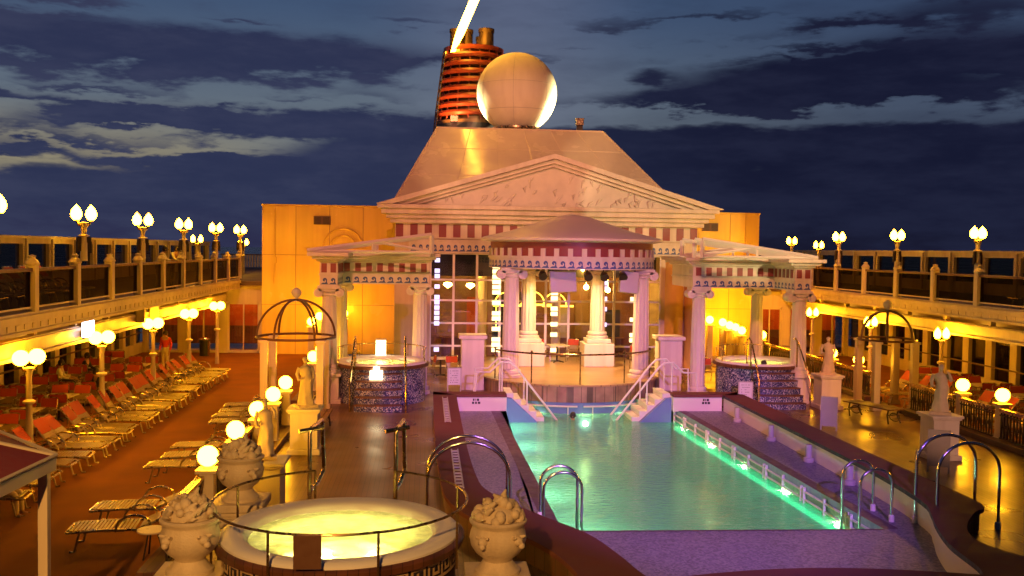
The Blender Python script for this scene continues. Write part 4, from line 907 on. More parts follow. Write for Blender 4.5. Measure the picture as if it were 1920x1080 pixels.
# ------------------------------------------------------------------ trellis domes
def trellis(x, y, r, z, top, lab):
    t = thing('trellis_dome', lab, 'trellis', (x, y, 0)); d = r * .70
    for sx in (-1, 1):
        for sy in (-1, 1):
            m = MB(); m.box(sx * d - .11, sx * d + .11, sy * d - .11, sy * d + .11, 0, z - .1); m.box(sx * d - .15, sx * d + .15, sy * d - .15, sy * d + .15, 0, .14); m.box(sx * d - .15, sx * d + .15, sy * d - .15, sy * d + .15, z - .1, z - .02); m.build('post', M['cream'], t, 0, .01)
    m = MB(); m.tube([(r * cos(2 * pi * i / 40), r * sin(2 * pi * i / 40), z) for i in range(40)], .042, 6, True); m.build('ring', M['brownp'], t)
    m = MB()
    for k in range(3):
        a = k * pi / 3 + .08; m.tube([(r * cos(q) * cos(a), r * cos(q) * sin(a), z + (top - z) * sin(q)) for q in [pi * i / 24 for i in range(25)]], .038, 6)
    m.build('dome_rib', M['brownp'], t)
    m = MB(); m.lathe([(.06, -.06), (.05, 0), (.06, .05), (.13, .13), (.16, .22), (.12, .32), (0, .38)], (0, 0, top), 14); m.build('finial', M['grey'], t)
trellis(-4.05, 30.4, 1.2, 2.38, 3.55, 'brown dome frame on four cream posts in the left railing')
trellis(15.75, 31.6, .95, 2.32, 3.3, 'brown dome frame on four cream posts in the right railing')

# ------------------------------------------------------------------ statues, pedestals, urns
def statue_mesh(seed, arm):
    rnd = random.Random(seed); m = MB()
    # draped body: stacked ovals with a weight shift and folds
    prof = [(0, .20, .17, 0, 0), (.10, .19, .16, 0, 0), (.28, .155, .14, .01, 0), (.45, .15, .14, .025, .01), (.58, .155, .135, .035, 0), (.68, .125, .105, .025, 0), (.78, .145, .115, .0, .01), (.86, .16, .105, -.01, 0), (.91, .12, .085, -.01, 0), (.945, .05, .05, -.01, .0), (.98, .045, .048, -.01, .005)]
    n = 22; rows = []
    for i in range(len(prof) - 1):
        for k in range(3):
            f = k / 3; a, b = prof[i], prof[i + 1]; rows.append([a[j] + (b[j] - a[j]) * f for j in range(5)])
    rows.append(list(prof[-1])); o = len(m.v)
    for z, rx, ry, dx, dy in rows:
        for j in range(n):
            a = 2 * pi * j / n; fold = 1 + (.10 * sin(a * 6 + z * 7 + seed) * max(0, min(1, (.75 - z) * 3))) + .04 * sin(a * 4 - z * 14)
            m.v.append((dx + rx * fold * cos(a), dy + ry * fold * sin(a), z))
    for i in range(len(rows) - 1):
        for j in range(n): m.f.append([o + i * n + j, o + i * n + (j + 1) % n, o + (i + 1) * n + (j + 1) % n, o + (i + 1) * n + j]); m.mi.append(0)
    m.ball((-.005, -.01, 1.055), .068, 14, 10, (.85, .95, 1.15)); m.ball((-.005, .04, 1.085), .07, 12, 8, (.95, .8, .85)); m.ball((-.005, .105, 1.09), .035, 8, 6)
    m.lathe([(0, 0), (.012, .005), (.008, .04), (0, .05)], (-.005, -.078, 1.03), 6); 
    for s in (-1, 1): m.ball((-.005 + s * .026, -.066, 1.07), .010, 6, 4)
    m.tube([(-.16, 0, .89), (-.215, .01, .74), (-.20, -.08, .60), (-.15, -.14, .63)], [.05, .045, .035, .025], 8)
    if arm: m.tube([(.14, 0, .89), (.22, -.02, .77), (.19, -.13, .90), (.12, -.12, 1.0)], [.05, .042, .032, .025], 8)
    else: m.tube([(.14, 0, .89), (.20, 0, .74), (.17, -.09, .62), (.06, -.15, .58)], [.05, .042, .032, .025], 8)
    m.box(-.24, .24, -.21, .21, -.07, .0); return m
def pedestal(x, y, h, w, lab, mat='plaster'):
    t = thing('pedestal', lab, 'pedestal', (x, y, 0)); m = MB(); m.box(-w / 2, w / 2, -w / 2, w / 2, .14, h - .12); m.build('shaft', M[mat], t, 0, .01)
    m = MB(); m.box(-w / 2 - .07, w / 2 + .07, -w / 2 - .07, w / 2 + .07, 0, .14); m.build('base', M[mat], t, 0, .02)
    m = MB(); m.box(-w / 2 - .08, w / 2 + .08, -w / 2 - .08, w / 2 + .08, h - .07, h); m.box(-w / 2 - .04, w / 2 + .04, -w / 2 - .04, w / 2 + .04, h - .12, h - .07); m.build('cap', M[mat], t, 0, .015)
for i, (x, y, rz, h, lp, ls) in enumerate(((-3.02, 24.5, .5, 1.15, 'square white pedestal under the statue by the left trellis', 'white draped statue on the pedestal by the left trellis'),
        (-3.05, 18.6, .3, 1.12, 'square white pedestal of the near left statue behind the urn', 'white draped statue just behind the near globe lamps on the left'),
        (13.56, 31.3, -.4, 1.15, 'square white pedestal of the far right statue beside the bench', 'white draped statue beside the right canopy column'),
        (13.2, 23.5, -.5, 1.15, 'square white pedestal of the near right statue', 'white draped statue before the right trellis, nearest on the right'))):
    pedestal(x, y, h, .68, lp); s = statue_mesh(i, i % 2).build('statue', M['marble'], None, 50); s.location = (x, y, h + .07); s.scale = (1.05, 1.05, 1.05) if i != 1 else (.84, .84, .95); s.rotation_euler.z = rz; tag(s, ls, 'statue')
def urn(x, y, h, lab, lp, mat, seed, k=1.0):
    pedestal(x, y, h - .30, .62, lp, mat)
    t = thing('stone_urn', lab, 'urn', (x, y, h - .30)); t.scale = (k, k, k); rnd = random.Random(seed)
    m = MB(); m.box(-.43, .43, -.43, .43, 0, .13); m.build('plinth', M[mat], t, 0, .02)
    m = MB(); m.lathe([(.30, .13), (.30, .18), (.26, .20), (.22, .25), (.19, .30), (.21, .34), (.29, .40), (.355, .50), (.375, .60), (.36, .68), (.335, .74), (.34, .77), (.375, .80), (.38, .83), (.35, .85), (.30, .84), (0, .82)], (0, 0, 0), 48); m.build('bowl', M[mat], t, 40)
    for a in (.9, 2.2, 4.1, 5.4):
        m = MB(); T = Matrix.Rotation(a, 4, 'Z'); P = lambda q: T @ Vector(q)
        m.ball(P((.375, 0, .62)), .07, 8, 6, (1, 1, .9)); m.ball(P((.42, .02, .57)), .045, 8, 6); m.tube([P((.36, .06, .66)), P((.42, .09, .69))], [.03, .015], 6); m.tube([P((.36, -.06, .66)), P((.42, -.09, .69))], [.03, .015], 6); m.build('mask_handle', M[mat], t)
    m = MB(); m.ball((0, 0, .84), .27, 16, 8, (1, 1, .75))
    for i in range(46):                                                     # carved fruit and leaves heap
        a = rnd.uniform(0, 2 * pi); q = sqrt(rnd.random()) ; r = .29 * q; z = .86 + .22 * (1 - q * q) ** .8
        kind = rnd.random(); c = Vector((r * cos(a), r * sin(a), z))
        if kind < .45:
            d = Vector((cos(a + 1.2), sin(a + 1.2), .9)).normalized(); m.tube([c - d * .11, c + Vector((cos(a), sin(a), .4)) * .03, c + d * .10], [.022, .048, .018], 7)
        else: m.ball(c, rnd.uniform(.05, .085), 10, 6)
    for i in range(16):                                                     # pointed leaves round the heap
        a = i * 2 * pi / 11 + rnd.uniform(-.2, .2); T = Matrix.Rotation(a, 4, 'Z'); k_ = .28 if i < 11 else .21; z = .85 if i < 11 else .95; w = rnd.uniform(.05, .07)
        m.add([T @ Vector(q) for q in ((k_ - .05, 0, z - .03), (k_ + .03, -w, z + .04), (k_ + .05, 0, z + .015), (k_ + .03, w, z + .04), (k_ + .05, 0, z + .085), (k_ - .02, 0, z + .02))], [(0, 1, 2), (0, 2, 3), (2, 1, 4), (3, 2, 4), (0, 5, 1), (5, 4, 1), (0, 3, 5), (5, 3, 4)])
    m.tube([(.06, .02, 1.02), (.09, .02, 1.10), (.07, .0, 1.17), (.10, .02, 1.22)], [.06, .04, .035, .012], 7)
    m.build('carved_fruit', M[mat], t, 60)
urn(-3.0, 12.55, 1.16, 'cast stone urn heaped with carved fruit in the left foreground', 'square stone pedestal under the left foreground urn', 'marble', 1)
urn(.97, 12.45, 1.13, 'cast stone urn heaped with carved fruit between the foreground whirlpool and the pool', 'fluted stone pedestal under the urn beside the pool', 'terra', 2)
urn(-3.0, 15.9, 1.23, 'cast stone urn heaped with carved fruit below the second globe lamp', 'square stone pedestal under the urn behind the foreground whirlpool', 'marble', 3)

# ------------------------------------------------------------------ loungers, chairs, tables
def lounger(back=52):
    t = thing('sun_lounger', 'x', 'sun lounger'); q = radians(back)
    B = lambda d: (-.12 - d * cos(q), .36 + d * sin(q))
    m = MB()
    for s in (-1, 1):
        m.tube([(-.15, s * .31, .36), (.45, s * .31, .37), (.98, s * .31, .34)], .022, 6)
        b = B(.80); m.tube([(-.12, s * .29, .36), (b[0], s * .29, b[1])], .02, 6)
    m.tube([(.98, -.31, .34), (1.02, -.28, .34), (1.02, .28, .34), (.98, .31, .34)], .022, 6); b = B(.82); m.tube([(b[0], -.29, b[1]), (b[0], .29, b[1])], .022, 6)
    m.build('frame', M['frame'], t)
    for x, s in ((.86, -1), (.86, 1), (-.55, -1), (-.55, 1)):
        g = MB()
        if x > 0: g.tube([(.80, s * .31, .35), (.88, s * .31, .02), (.96, s * .31, .02)], .02, 6)
        else: g.tube([(-.15, s * .31, .36), (-.62, s * .31, .30), (-.62, s * .31, .0)], .02, 6)
        g.build('leg', M['frame'], t)
    g = MB()
    for i in range(17): x = -.06 + i * .062; g.box(x - .019, x + .019, -.31, .31, .372, .382)
    g.build('seat_straps', M['creamfab'], t, 0)
    for d0, d1, k, mt, nm in ((.40, .79, 7, 'redfab', 'red_backrest'), (.04, .39, 6, 'creamfab', 'cream_backrest')):
        g = MB()
        for i in range(k):
            d = d0 + (d1 - d0) * (i + .5) / k; c = B(d); T = Matrix.Translation((c[0], 0, c[1])) @ Matrix.Rotation(q, 4, 'Y')
            g.box(-.026, .026, -.29, .29, .012, .022, T)
        g.build(nm, M[mt], t, 0)
    for s in (-1, 1):
        g = MB(); g.tube([(.22, s * .34, .34)] + [(-.08 + .30 * cos(a), s * .34, .36 + .26 * sin(a)) for a in [.3 + 2.2 * i / 8 for i in range(9)]] + [(-.36, s * .34, .34)], .02, 6); g.build('armrest', M['frame'], t)
    return t
def chair():
    t = thing('deck_chair', 'x', 'chair')
    m = MB()
    for s in (-1, 1):
        m.tube([(s * .24, -.26, 0), (s * .24, -.22, .44), (s * .24, .20, .43), (s * .235, .30, .90)], .014, 6); m.tube([(s * .25, .28, 0), (s * .25, .18, .42)], .014, 6)
        m.tube([(s * .26, -.20, .44), (s * .26, -.20, .64), (s * .26, .22, .64)], .014, 6)
    m.tube([(-.235, .30, .90), (-.2, .305, .93), (.2, .305, .93), (.235, .30, .90)], .014, 6); m.build('frame', M['frame'], t)
    g = MB(); g.box(-.23, .23, -.22, .20, .435, .455); g.build('seat', M['creamfab'], t, 0)
    g = MB(); T = Matrix.Translation((0, .26, .79)) @ Matrix.Rotation(-.2, 4, 'X'); g.box(-.225, .225, -.012, .012, -.12, .12, T); g.build('red_backrest', M['redfab'], t, 0)
    g = MB(); T = Matrix.Translation((0, .215, .57)) @ Matrix.Rotation(-.2, 4, 'X'); g.box(-.22, .22, -.010, .010, -.09, .09, T); g.build('cream_backrest', M['creamfab'], t, 0)
    return t
def table():
    t = thing('deck_table', 'x', 'table')
    m = MB(); m.box(-.42, .42, -.42, .42, .70, .735); m.build('top', M['ttop'], t, 0, .012)
    m = MB(); m.lathe([(.04, .02), (.035, .7)], (0, 0, 0), 10)
    for a in range(4): m.tube([(0, 0, .06), (.32 * cos(a * pi / 2 + pi / 4), .32 * sin(a * pi / 2 + pi / 4), .02)], .025, 6)
    m.build('leg', M['iron'], t); return t
class Proto:
    def __init__(s, f): s.f = f; s.o = None
    def put(s, loc, rz, lab, group):
        if s.o is None:
            s.o = s.f(); s.o.location = loc; s.o.rotation_euler = (0, 0, rz); s.o['label'] = lab; s.o['group'] = group; return s.o
        return clone(s.o, loc, rz, lab, group)
LG2, LG3 = Proto(lambda: lounger(60)), Proto(lambda: lounger(45))
LG, LGF, CH, TB = Proto(lounger), Proto(lambda: lounger(24)), Proto(chair), Proto(table)
rnd = random.Random(11)
y = 18.95; i = 0
while i < 22:
    (LG, LG, LG2, LG3)[rnd.randrange(4)].put((-8.66 + rnd.uniform(-.09, .09), y, 0), rnd.uniform(-.12, .12), 'red and cream lounger in the long left row, %s from the near end' % ORD[i], 'sun loungers in the long left row')
    y += (.76 if i % 2 else 1.06); i += 1
for i, yy in enumerate((16.9, 18.2, 21.6, 22.6, 23.7, 27.0, 27.9, 28.8, 29.8)):
    LGF.put((-4.98 + rnd.uniform(-.1, .1), yy, 0), pi + rnd.uniform(-.12, .12), 'lounger with low back turned to the left railing, %s from the near end' % ORD[i], 'sun loungers along the left railing')
def dining(x, y, side, idx, row, chairs=(0, 1, 2, 3)):
    nm = '%s %s table row' % (('inner', 'outer')[row], side)
    TB.put((x, y, 0), rnd.uniform(-.1, .1), 'square cream deck table in the %s, %s from the near end' % (nm, ORD[idx]), 'deck tables under the %s upper deck' % side)
    for k in chairs:
        dx, dy = ((-.28, -.72), (.30, -.70), (-.28, .72), (.30, .70))[k]
        CH.put((x + dx + rnd.uniform(-.05, .05), y + dy + rnd.uniform(-.08, .08), 0), (pi if dy < 0 else 0) + rnd.uniform(-.2, .2), 'red backed deck chair at the %s %s table, %s side, %s seat' % (ORD[idx], nm.replace(' table row', ''), ('near', 'far')[dy > 0], ('left', 'right')[dx > 0]), 'red deck chairs under the %s upper deck' % side)
for i in range(7): dining(-10.7, 21.4 + i * 2.55, 'left', i, 0)
for i in range(7): dining(-12.5, 23.2 + i * 2.55, 'left', i, 1)
for i in range(6): dining(19.35, 21.8 + i * 2.5, 'right', i, 0)
for i in range(11):
    LG.put((17.1 + rnd.uniform(-.08, .08), 21.2 + i * 1.22, 0), pi + rnd.uniform(-.1, .1), 'lounger with red and cream back behind the right railing, %s from the near end' % ORD[i], 'sun loungers behind the right railing')
for i in range(8): LG.put((-11.2, 23.0 + i * 1.05, 3.5), rnd.uniform(-.08, .08), 'lounger on the dark left upper deck behind the guard rail, %s from the near end' % ORD[i], 'sun loungers on the left upper deck')
for i in range(5): LG.put((20.4, 26.2 + i * 1.0, 3.5), pi + rnd.uniform(-.08, .08), 'lounger on the dark right upper deck behind the guard rail, %s from the near end' % ORD[i], 'sun loungers on the right upper deck')
for i, (x, yy, rz, l) in enumerate(((1.05, 38.0, .1, 'red backed chair by the window left of the stage'), (.1, 38.3, -1.4, 'chair seen from the side by the left window edge'), (8.35, 37.6, -.2, 'red backed chair on the stage beside the right column'), (4.9, 40.2, .4, 'chair at the back of the stage left of its middle'), (6.2, 40.3, -.3, 'chair at the back of the stage right of its middle'), (-2.9, 37.6, .2, 'red backed chair behind the left canopy whirlpool'), (9.9, 37.4, .3, 'red backed chair right of the stage pedestal'), (11.3, 37.6, .1, 'red backed chair behind the right canopy whirlpool'))):
    CH.put((x, yy, .5 if 2.0 < x < 8.8 else 0), rz, l, 'red deck chairs near the stage')
TB.put((5.5, 40.0, .5), .2, 'table at the back of the stage before the window', 'deck tables near the stage'); TB.put((.6, 39.3, 0), .1, 'table by the window left of the stage', 'deck tables near the stage')
t = thing('side_table', 'small round cream side table beside the near lounger at the left railing', 'side table', (-4.25 - .25, 16.25, 0)); m = MB(); m.lathe([(0, .44), (.24, .44), (.25, .455), (.24, .47), (0, .47)], (0, 0, 0), 20); m.build('top', M['ttop'], t); m = MB()
for a in range(3): m.tube([(.08 * cos(a * 2.1), .08 * sin(a * 2.1), .44), (.2 * cos(a * 2.1), .2 * sin(a * 2.1), 0)], .015, 6)
m.build('leg', M['iron'], t)

# ------------------------------------------------------------------ upper decks, guard rails, windbreaks, side walls
def side(sgn):
    nm = 'left' if sgn < 0 else 'right'
    xe = -9.0 if sgn < 0 else 17.9; xs = -15.6 if sgn < 0 else 25.1; xw = -13.6 if sgn < 0 else 21.6; o = sgn
    def B(m, a, b, y0, y1, z0, z1): m.box(min(a, b), max(a, b), y0, y1, z0, z1)
    m = MB(); B(m, xe, xs, 5, 78, 3.30, 3.5)
    if sgn < 0: m.box(-9, -7.9, 47.0, 78, 3.30, 3.5)
    else: m.box(16.6, 17.9, 47, 78, 3.3, 3.5)
    struct('upper_deck', m, M['deckr'])
    t = thing('side_gallery', '%s side gallery with cream fascia, lit recess and dark windows under the upper deck' % nm, 'gallery')
    m = MB(); B(m, xe - o * .06, xe + o * .02, 5, 47, 3.14, 3.62); B(m, xe - o * .12, xe - o * .06, 5, 47, 3.42, 3.56); B(m, xe - o * .10, xe - o * .06, 5, 47, 3.16, 3.22); m.build('fascia', M['cream'], t, 0)
    m = MB()
    n = 60
    for i in range(n): y = 20 + i * .45; B(m, xe - o * .075, xe - o * .06, y, y + .2, 3.26, 3.38)
    m.pieces('dentil', M['cream'], t, (8, 6))
    m = MB(); B(m, xe + o * .55, xe + o * .80, 5, 47, 2.48, 2.92); B(m, xe + o * .50, xe + o * .55, 5, 47, 2.80, 2.88); B(m, xe + o * .45, xe + o * .55, 5, 47, 2.46, 2.54); m.build('beam', M['cream'], t, 0)
    m = MB(); B(m, xe + o * 1.25, xe + o * 1.3, 5, 47, 2.6, 3.29); B(m, xe + o * .8, xe + o * 1.25, 5, 47, 2.6, 2.64); m.build('recess_lining', M['soffit'], t, 0)
    y = 8.0; k = 0
    while y < 45:
        m = MB(); B(m, xe + o * .60, xe + o * .78, y, y + .14, 2.92, 3.29); m.build('short_post', M['cream'], t, 0)
        if k % 2 == 0:
            m = MB(); m.tube([(xe + o * 1.05, y + .5, 2.72), (xe + o * 1.05, y + 1.6, 2.72)], .035, 6); m.build('recess_lamp', M['soflamp'], t)
        y += 2.75; k += 1
    # window wall
    m = MB(); B(m, xw, xw + o * .2, 5, 47.8, 0, .5); B(m, xw, xw + o * .2, 5, 47.8, 2.45, 3.3)
    y = 5.0; wins = []
    while y < 47: 
        w = 1.15; B(m, xw - o * .06, xw + o * .2, y, y + .42, .5, 2.45); B(m, xw - o * .1, xw + o * .2, y - .03, y + .45, 2.3, 2.45); wins.append((y + .42, y + .42 + w)); y += .42 + w
    m.build('window_wall', M['cream'], t, 0)
    m = MB(); B(m, xw - o * .12, xw - o * .06, 5, 47, .98, 1.03); m.build('handrail', M['brownp'], t, 0)
    for a, b in wins:
        if b > 16: m = MB(); m.poly([(xw + o * .1, a, .5), (xw + o * .1, b, .5), (xw + o * .1, b, 2.45), (xw + o * .1, a, 2.45)]); m.build('window_pane', M['dkglass'], t, 0)
    m = MB(); B(m, xw + o * .9, xw + o * 1.0, 5, 47, 0, 3.2); m.build('inner_wall', M['navy'], t, 0)
    m = MB(); B(m, xe + o * .8, xw + o * .2, 5, 47, 3.26, 3.295); m.build('ceiling', M['soffit'], t, 0)
    # guard rail
    t = thing('guard_rail', '%s upper deck guard rail with cream posts and smoked panels' % nm, 'guard rail'); xg = xe + o * .02 if sgn < 0 else xe - .05
    step = 2.7; ys = [(25.6 if sgn < 0 else 35.1) + step * i for i in range(-9, 9)]; ys = [q for q in ys if 8 < q < 47.6]
    for q in ys:
        m = MB(); m.box(xg - .11, xg + .11, q - .11, q + .11, 3.62, 4.72); m.lathe([(.15, 4.68), (.17, 4.72), (.12, 4.80), (.07, 4.84), (.09, 4.9), (0, 4.93)], (xg, q, 0), 10); m.build('post', M['cream'], t, 30)
    m = MB(); m.box(xg - .06, xg + .06, ys[0], ys[-1], 4.54, 4.62); m.build('top_rail', M['brownp'], t, 0, .01)
    m = MB(); m.box(xg - .03, xg + .03, ys[0], ys[-1], 3.70, 3.74); m.build('kerb_rail', M['cream'], t, 0)
    for a, b in zip(ys, ys[1:]):
        m = MB(); m.poly([(xg, a + .11, 3.74), (xg, b - .11, 3.74), (xg, b - .11, 4.54), (xg, a + .11, 4.54)]); m.build('smoked_panel', M['panel'], t, 0)
    # windbreak at the ship's side
    t = thing('windbreak', '%s cream framed windbreak wall with dark panes along the ship side' % nm, 'windbreak'); ye = 71 if sgn < 0 else 76
    m = MB(); B(m, xs, xs + o * .15, 10, ye, 3.5, 4.02); B(m, xs - o * .05, xs + o * .2, 10, ye, 5.36, 5.47); B(m, xs, xs + o * .15, 10, ye, 5.16, 5.36); m.build('frame', M['cream'], t, 0)
    y = 10.0
    while y < ye:
        m = MB(); B(m, xs - o * .06, xs + o * .15, y, y + .5, 4.02, 5.16); B(m, xs - o * .14, xs - o * .06, y + .18, y + .32, 3.5, 5.36); m.build('post', M['cream'], t, 0)
        if y + 2.6 < ye + .5: m = MB(); m.poly([(xs + o * .08, y + .5, 4.02), (xs + o * .08, y + 2.6, 4.02), (xs + o * .08, y + 2.6, 5.16), (xs + o * .08, y + .5, 5.16)]); m.build('pane', M['dkglass'], t, 0)
        y += 2.6
side(-1); side(1)
t = thing('far_railing', 'pale slatted railing at the far end of the left upper deck', 'railing'); m = MB(); m.box(-15.5, -7.9, 74, 74.1, 4.5, 4.58); m.build('top_rail', M['brownp'], t, 0); m = MB()
for i in range(38): m.box(-15.4 + i * .2, -15.28 + i * .2, 74.02, 74.08, 3.6, 4.5)
m.pieces('slat', M['cream'], t, (8, 6))
# end walls under the upper deck with glowing lobby doors
def end_wall(x0, x1, y, lab):
    t = thing('lobby_front', lab, 'doorway'); m = MB(); m.box(x0, x1, y, y + .25, 2.45, 3.3); w = (x1 - x0)
    n = 3
    for i in range(n + 1): x = x0 + w * i / n; m.box(x - .22 if i else x, x + .22 if i < n else x, y - .05, y + .25, 0, 2.45)
    m.build('pier', M['cream'], t, 0)
    for i in range(n):
        a = x0 + w * i / n + .22; b = x0 + w * (i + 1) / n - .22
        g = MB(); g.box(a, a + .06, y + .02, y + .1, 0, 2.45); g.box(b - .06, b, y + .02, y + .1, 0, 2.45); g.box(a, b, y + .02, y + .1, 2.36, 2.45); g.box(a, b, y + .02, y + .1, 0, .12); g.box((a + b) / 2 - .03, (a + b) / 2 + .03, y + .02, y + .1, .12, 2.36); f = g.build('door_frame', M['cream'], t, 0)
        g = MB(); g.poly([(a, y + .06, .12), (b, y + .06, .12), (b, y + .06, 2.36), (a, y + .06, 2.36)]); g.build('door_pane', M['pane'], f, 0)
    m = MB(); m.box(x0, x1, y + 1.6, y + 1.7, 1.2, 2.9); m.build('red_wall', M['doorred'], t, 0); m = MB(); m.box(x0, x1, y + 1.58, y + 1.7, .3, 1.2); m.build('wood_dado', M['clad'], t, 0)
    m = MB(); m.box(x0, x1, y + .3, y + 1.7, -.02, .03); m.build('threshold_floor', M['ttop'], t, 0)
    m = MB(); m.box(x0, x1, y + .25, y + 1.7, 2.9, 2.95); m.build('lobby_ceiling', M['soffit'], t, 0)
    for i in range(3):
        m = MB(); x = x0 + w * (i + .5) / n; m.ball((x, y + .8, 2.72), .1, 8, 5); m.build('ceiling_lamp', M['doorlamp'], t)
end_wall(-13.6, -7.9, 47.5, 'cream piers and glass doors with glowing red lobby left of the yellow wall')
end_wall(16.6, 21.6, 47.5, 'cream piers and glass doors with glowing red lobby right of the yellow wall')
t = thing('wall_sign', 'glowing white box sign on the left gallery beam', 'sign', (-9.42, 27.7, 2.62)); m = MB(); m.box(-.06, .06, -.30, .30, -.05, .62); m.build('casing', M['black'], t, 0); m = MB(); m.box(-.05, .10, -.33, -.30, -.02, .58); m.box(.06, .075, -.29, .29, -.02, .58); m.build('lit_face', M['sign'], t, 0)
for yy, l in ((32.6, 'dark box loudspeaker on the left gallery beam, nearer one'), (34.2, 'pale box loudspeaker on the left gallery beam, farther one')):
    t = thing('gallery_loudspeaker', l, 'loudspeaker', (-9.40, yy, 2.62), .2); m = MB(); m.box(-.14, .14, -.2, .2, 0, .62); m.build('cabinet', M['grey' if yy > 33 else 'brownp'], t, 0, .02); m = MB(); m.box(-.2, -.1, -.06, .06, .2, .4); m.build('bracket', M['iron'], t, 0)
t = thing('waste_bin', 'dark round waste bin with bright strip by the left lobby doors', 'bin', (-10.4, 46.2, 0)); m = MB(); m.lathe([(.22, 0), (.24, .75), (0, .75)], (0, 0, 0), 16); m.build('body', M['black'], t); m = MB(); m.lathe([(.26, .75), (.26, .82), (.15, .86), (0, .86)], (0, 0, 0), 16); m.build('lid', M['chrome'], t); m = MB(); m.box(.18, .27, -.16, -.05, .05, .72); m.build('steel_strip', M['chrome'], t, 0)
# ------------------------------------------------------------------ chrome ladders, signs, benches, kiosk awning
def ladder(x0, x1, z0, z1, top, ys, lab, low=None):
    t = thing('pool_ladder', lab, 'pool ladder', (0, 0, 0)); r = (x1 - x0) / 2
    for y in ys:
        m = MB(); m.tube([(x0, y, z0)] + [((x0 + x1) / 2 - r * cos(pi * i / 16), y, top - r * .9 + r * .9 * sin(pi * i / 16)) for i in range(17)] + [(x1, y, z1)], .03, 10); m.build('grab_arch', M['chrome'], t)
        for x, z in ((x0, z0), (x1, z1)):
            if z > -.5: m = MB(); m.lathe([(.055, 0), (.055, .12), (.03, .14)], (x, y, z), 10); m.build('foot_sleeve', M['white'], t)
    m = MB(); y0, y1 = min(ys), max(ys)
    for k in range(3): m.box(x1 - .05, x1 + .03, y0, y1, z1 + .06 + k * .26, z1 + .09 + k * .26)
    if low: m.build('tread', M['chrome'], t, 0)
ladder(.05, 1.62, 0, -.1, 1.55, (18.0, 18.65), 'big chrome ladder arching over the left coping by the foreground whirlpool')
ladder(2.28, 3.02, -.1, -1.3, .95, (18.1, 18.65), 'chrome pool ladder at the near left corner of the pool', 1)
ladder(8.62, 9.28, -1.2, -.1, .95, (18.2, 19.0), 'chrome pool ladder at the near right corner of the pool')
ladder(9.72, 10.95, -.1, 0, 1.66, (17.3, 18.1), 'big chrome ladder arching over the right coping')
def sign_stand(x, y, z, w, h, leg, rz, lab, body='board', text=True):
    t = thing('notice_stand', lab, 'sign', (x, y, z), rz); m = MB(); m.box(-w / 2, w / 2, -.02, .02, leg, leg + h); m.build('panel', M[body], t, 0, .006)
    m = MB()
    for s in (-1, 1): m.box(s * (w / 2 + .02) - .02, s * (w / 2 + .02) + .02, -.025, .025, 0, leg + h + .03)
    m.box(-w / 2 - .04, w / 2 + .04, -.025, .025, leg + h, leg + h + .03); m.build('stand_frame', M['grey'], t, 0)
    if not text: return
    m = MB(); rnd = random.Random(int(x * 10))
    for r in range(6):
        a = -w * .36
        while a < w * .3:
            b = a + rnd.uniform(.012, .035); 
            if rnd.random() < .7: m.box(a, min(b, w * .36), -.024, -.02, leg + h * (.84 - r * .14), leg + h * (.84 - r * .14) + .018)
            a = b + .014
    m.build('print', M['navy'], t, 0)
sign_stand(.95, 31.9, .45, .40, .55, .22, .1, 'white notice on a stand on the left coping beside the pool steps')
sign_stand(10.75, 31.4, .02, .42, .58, .25, -.1, 'white notice on a stand in front of the right whirlpool')
sign_stand(11.9, 27.3, 0, .40, .85, .12, -.5, 'grey notice stand on the right deck before the far statue', 'grey', False)
sign_stand(12.3, 21.9, 0, .42, .85, .15, -.5, 'grey notice stand behind the big chrome ladder on the right', 'grey', False)
def bench(x, y, rz, lab, l=2.0):
    t = thing('deck_bench', lab, 'bench', (x, y, 0), rz); m = MB()
    for i in range(4): m.box(-l / 2, l / 2, -.29 + i * .15, -.16 + i * .15, .42, .46)
    m.build('seat', M['clad'], t, 0, .006)
    for s in (-1, 1):
        m = MB(); q = s * (l / 2 - .2); m.tube([(q - .12, -.25, 0), (q, -.2, .25), (q - .06, -.22, .42)], .025, 6); m.tube([(q - .12, .27, 0), (q, .2, .25), (q - .06, .22, .42)], .025, 6); m.tube([(q, -.2, .25), (q, .2, .25)], .02, 6); m.tube([(q - .1 + .2 * cos(a), -.0, .2 + .12 * sin(a)) for a in [2 * pi * i / 14 for i in range(14)]], .015, 5, True); m.build('leg', M['iron'], t)
bench(14.15, 29.2, pi / 2 + .35, 'wooden bench on dark iron legs between the far statue and the right trellis')
bench(-3.0, 27.3, pi / 2, 'wooden bench on dark iron legs by the left trellis', 2.2)
t = thing('hanging_cloth', 'red cloth hung on the left railing beside the near pedestal', 'cloth', (-3.94, 21.6, 0)); m = MB()
n = 10; vs = [(.02 * sin(i * 1.7), -.28 + .56 * i / n, z) for z in (.22, .98) for i in range(n + 1)]
m.add(vs + [(x + .02, y, z) for x, y, z in vs], [(i, i + 1, n + 2 + i, n + 1 + i) for i in range(n)] + [(2 * n + 2 + i, 2 * n + 3 + n + i + 0, 2 * n + 3 + n + i + 1, 2 * n + 3 + i) for i in range(n)]); m.build('cloth', M['redc'], t)

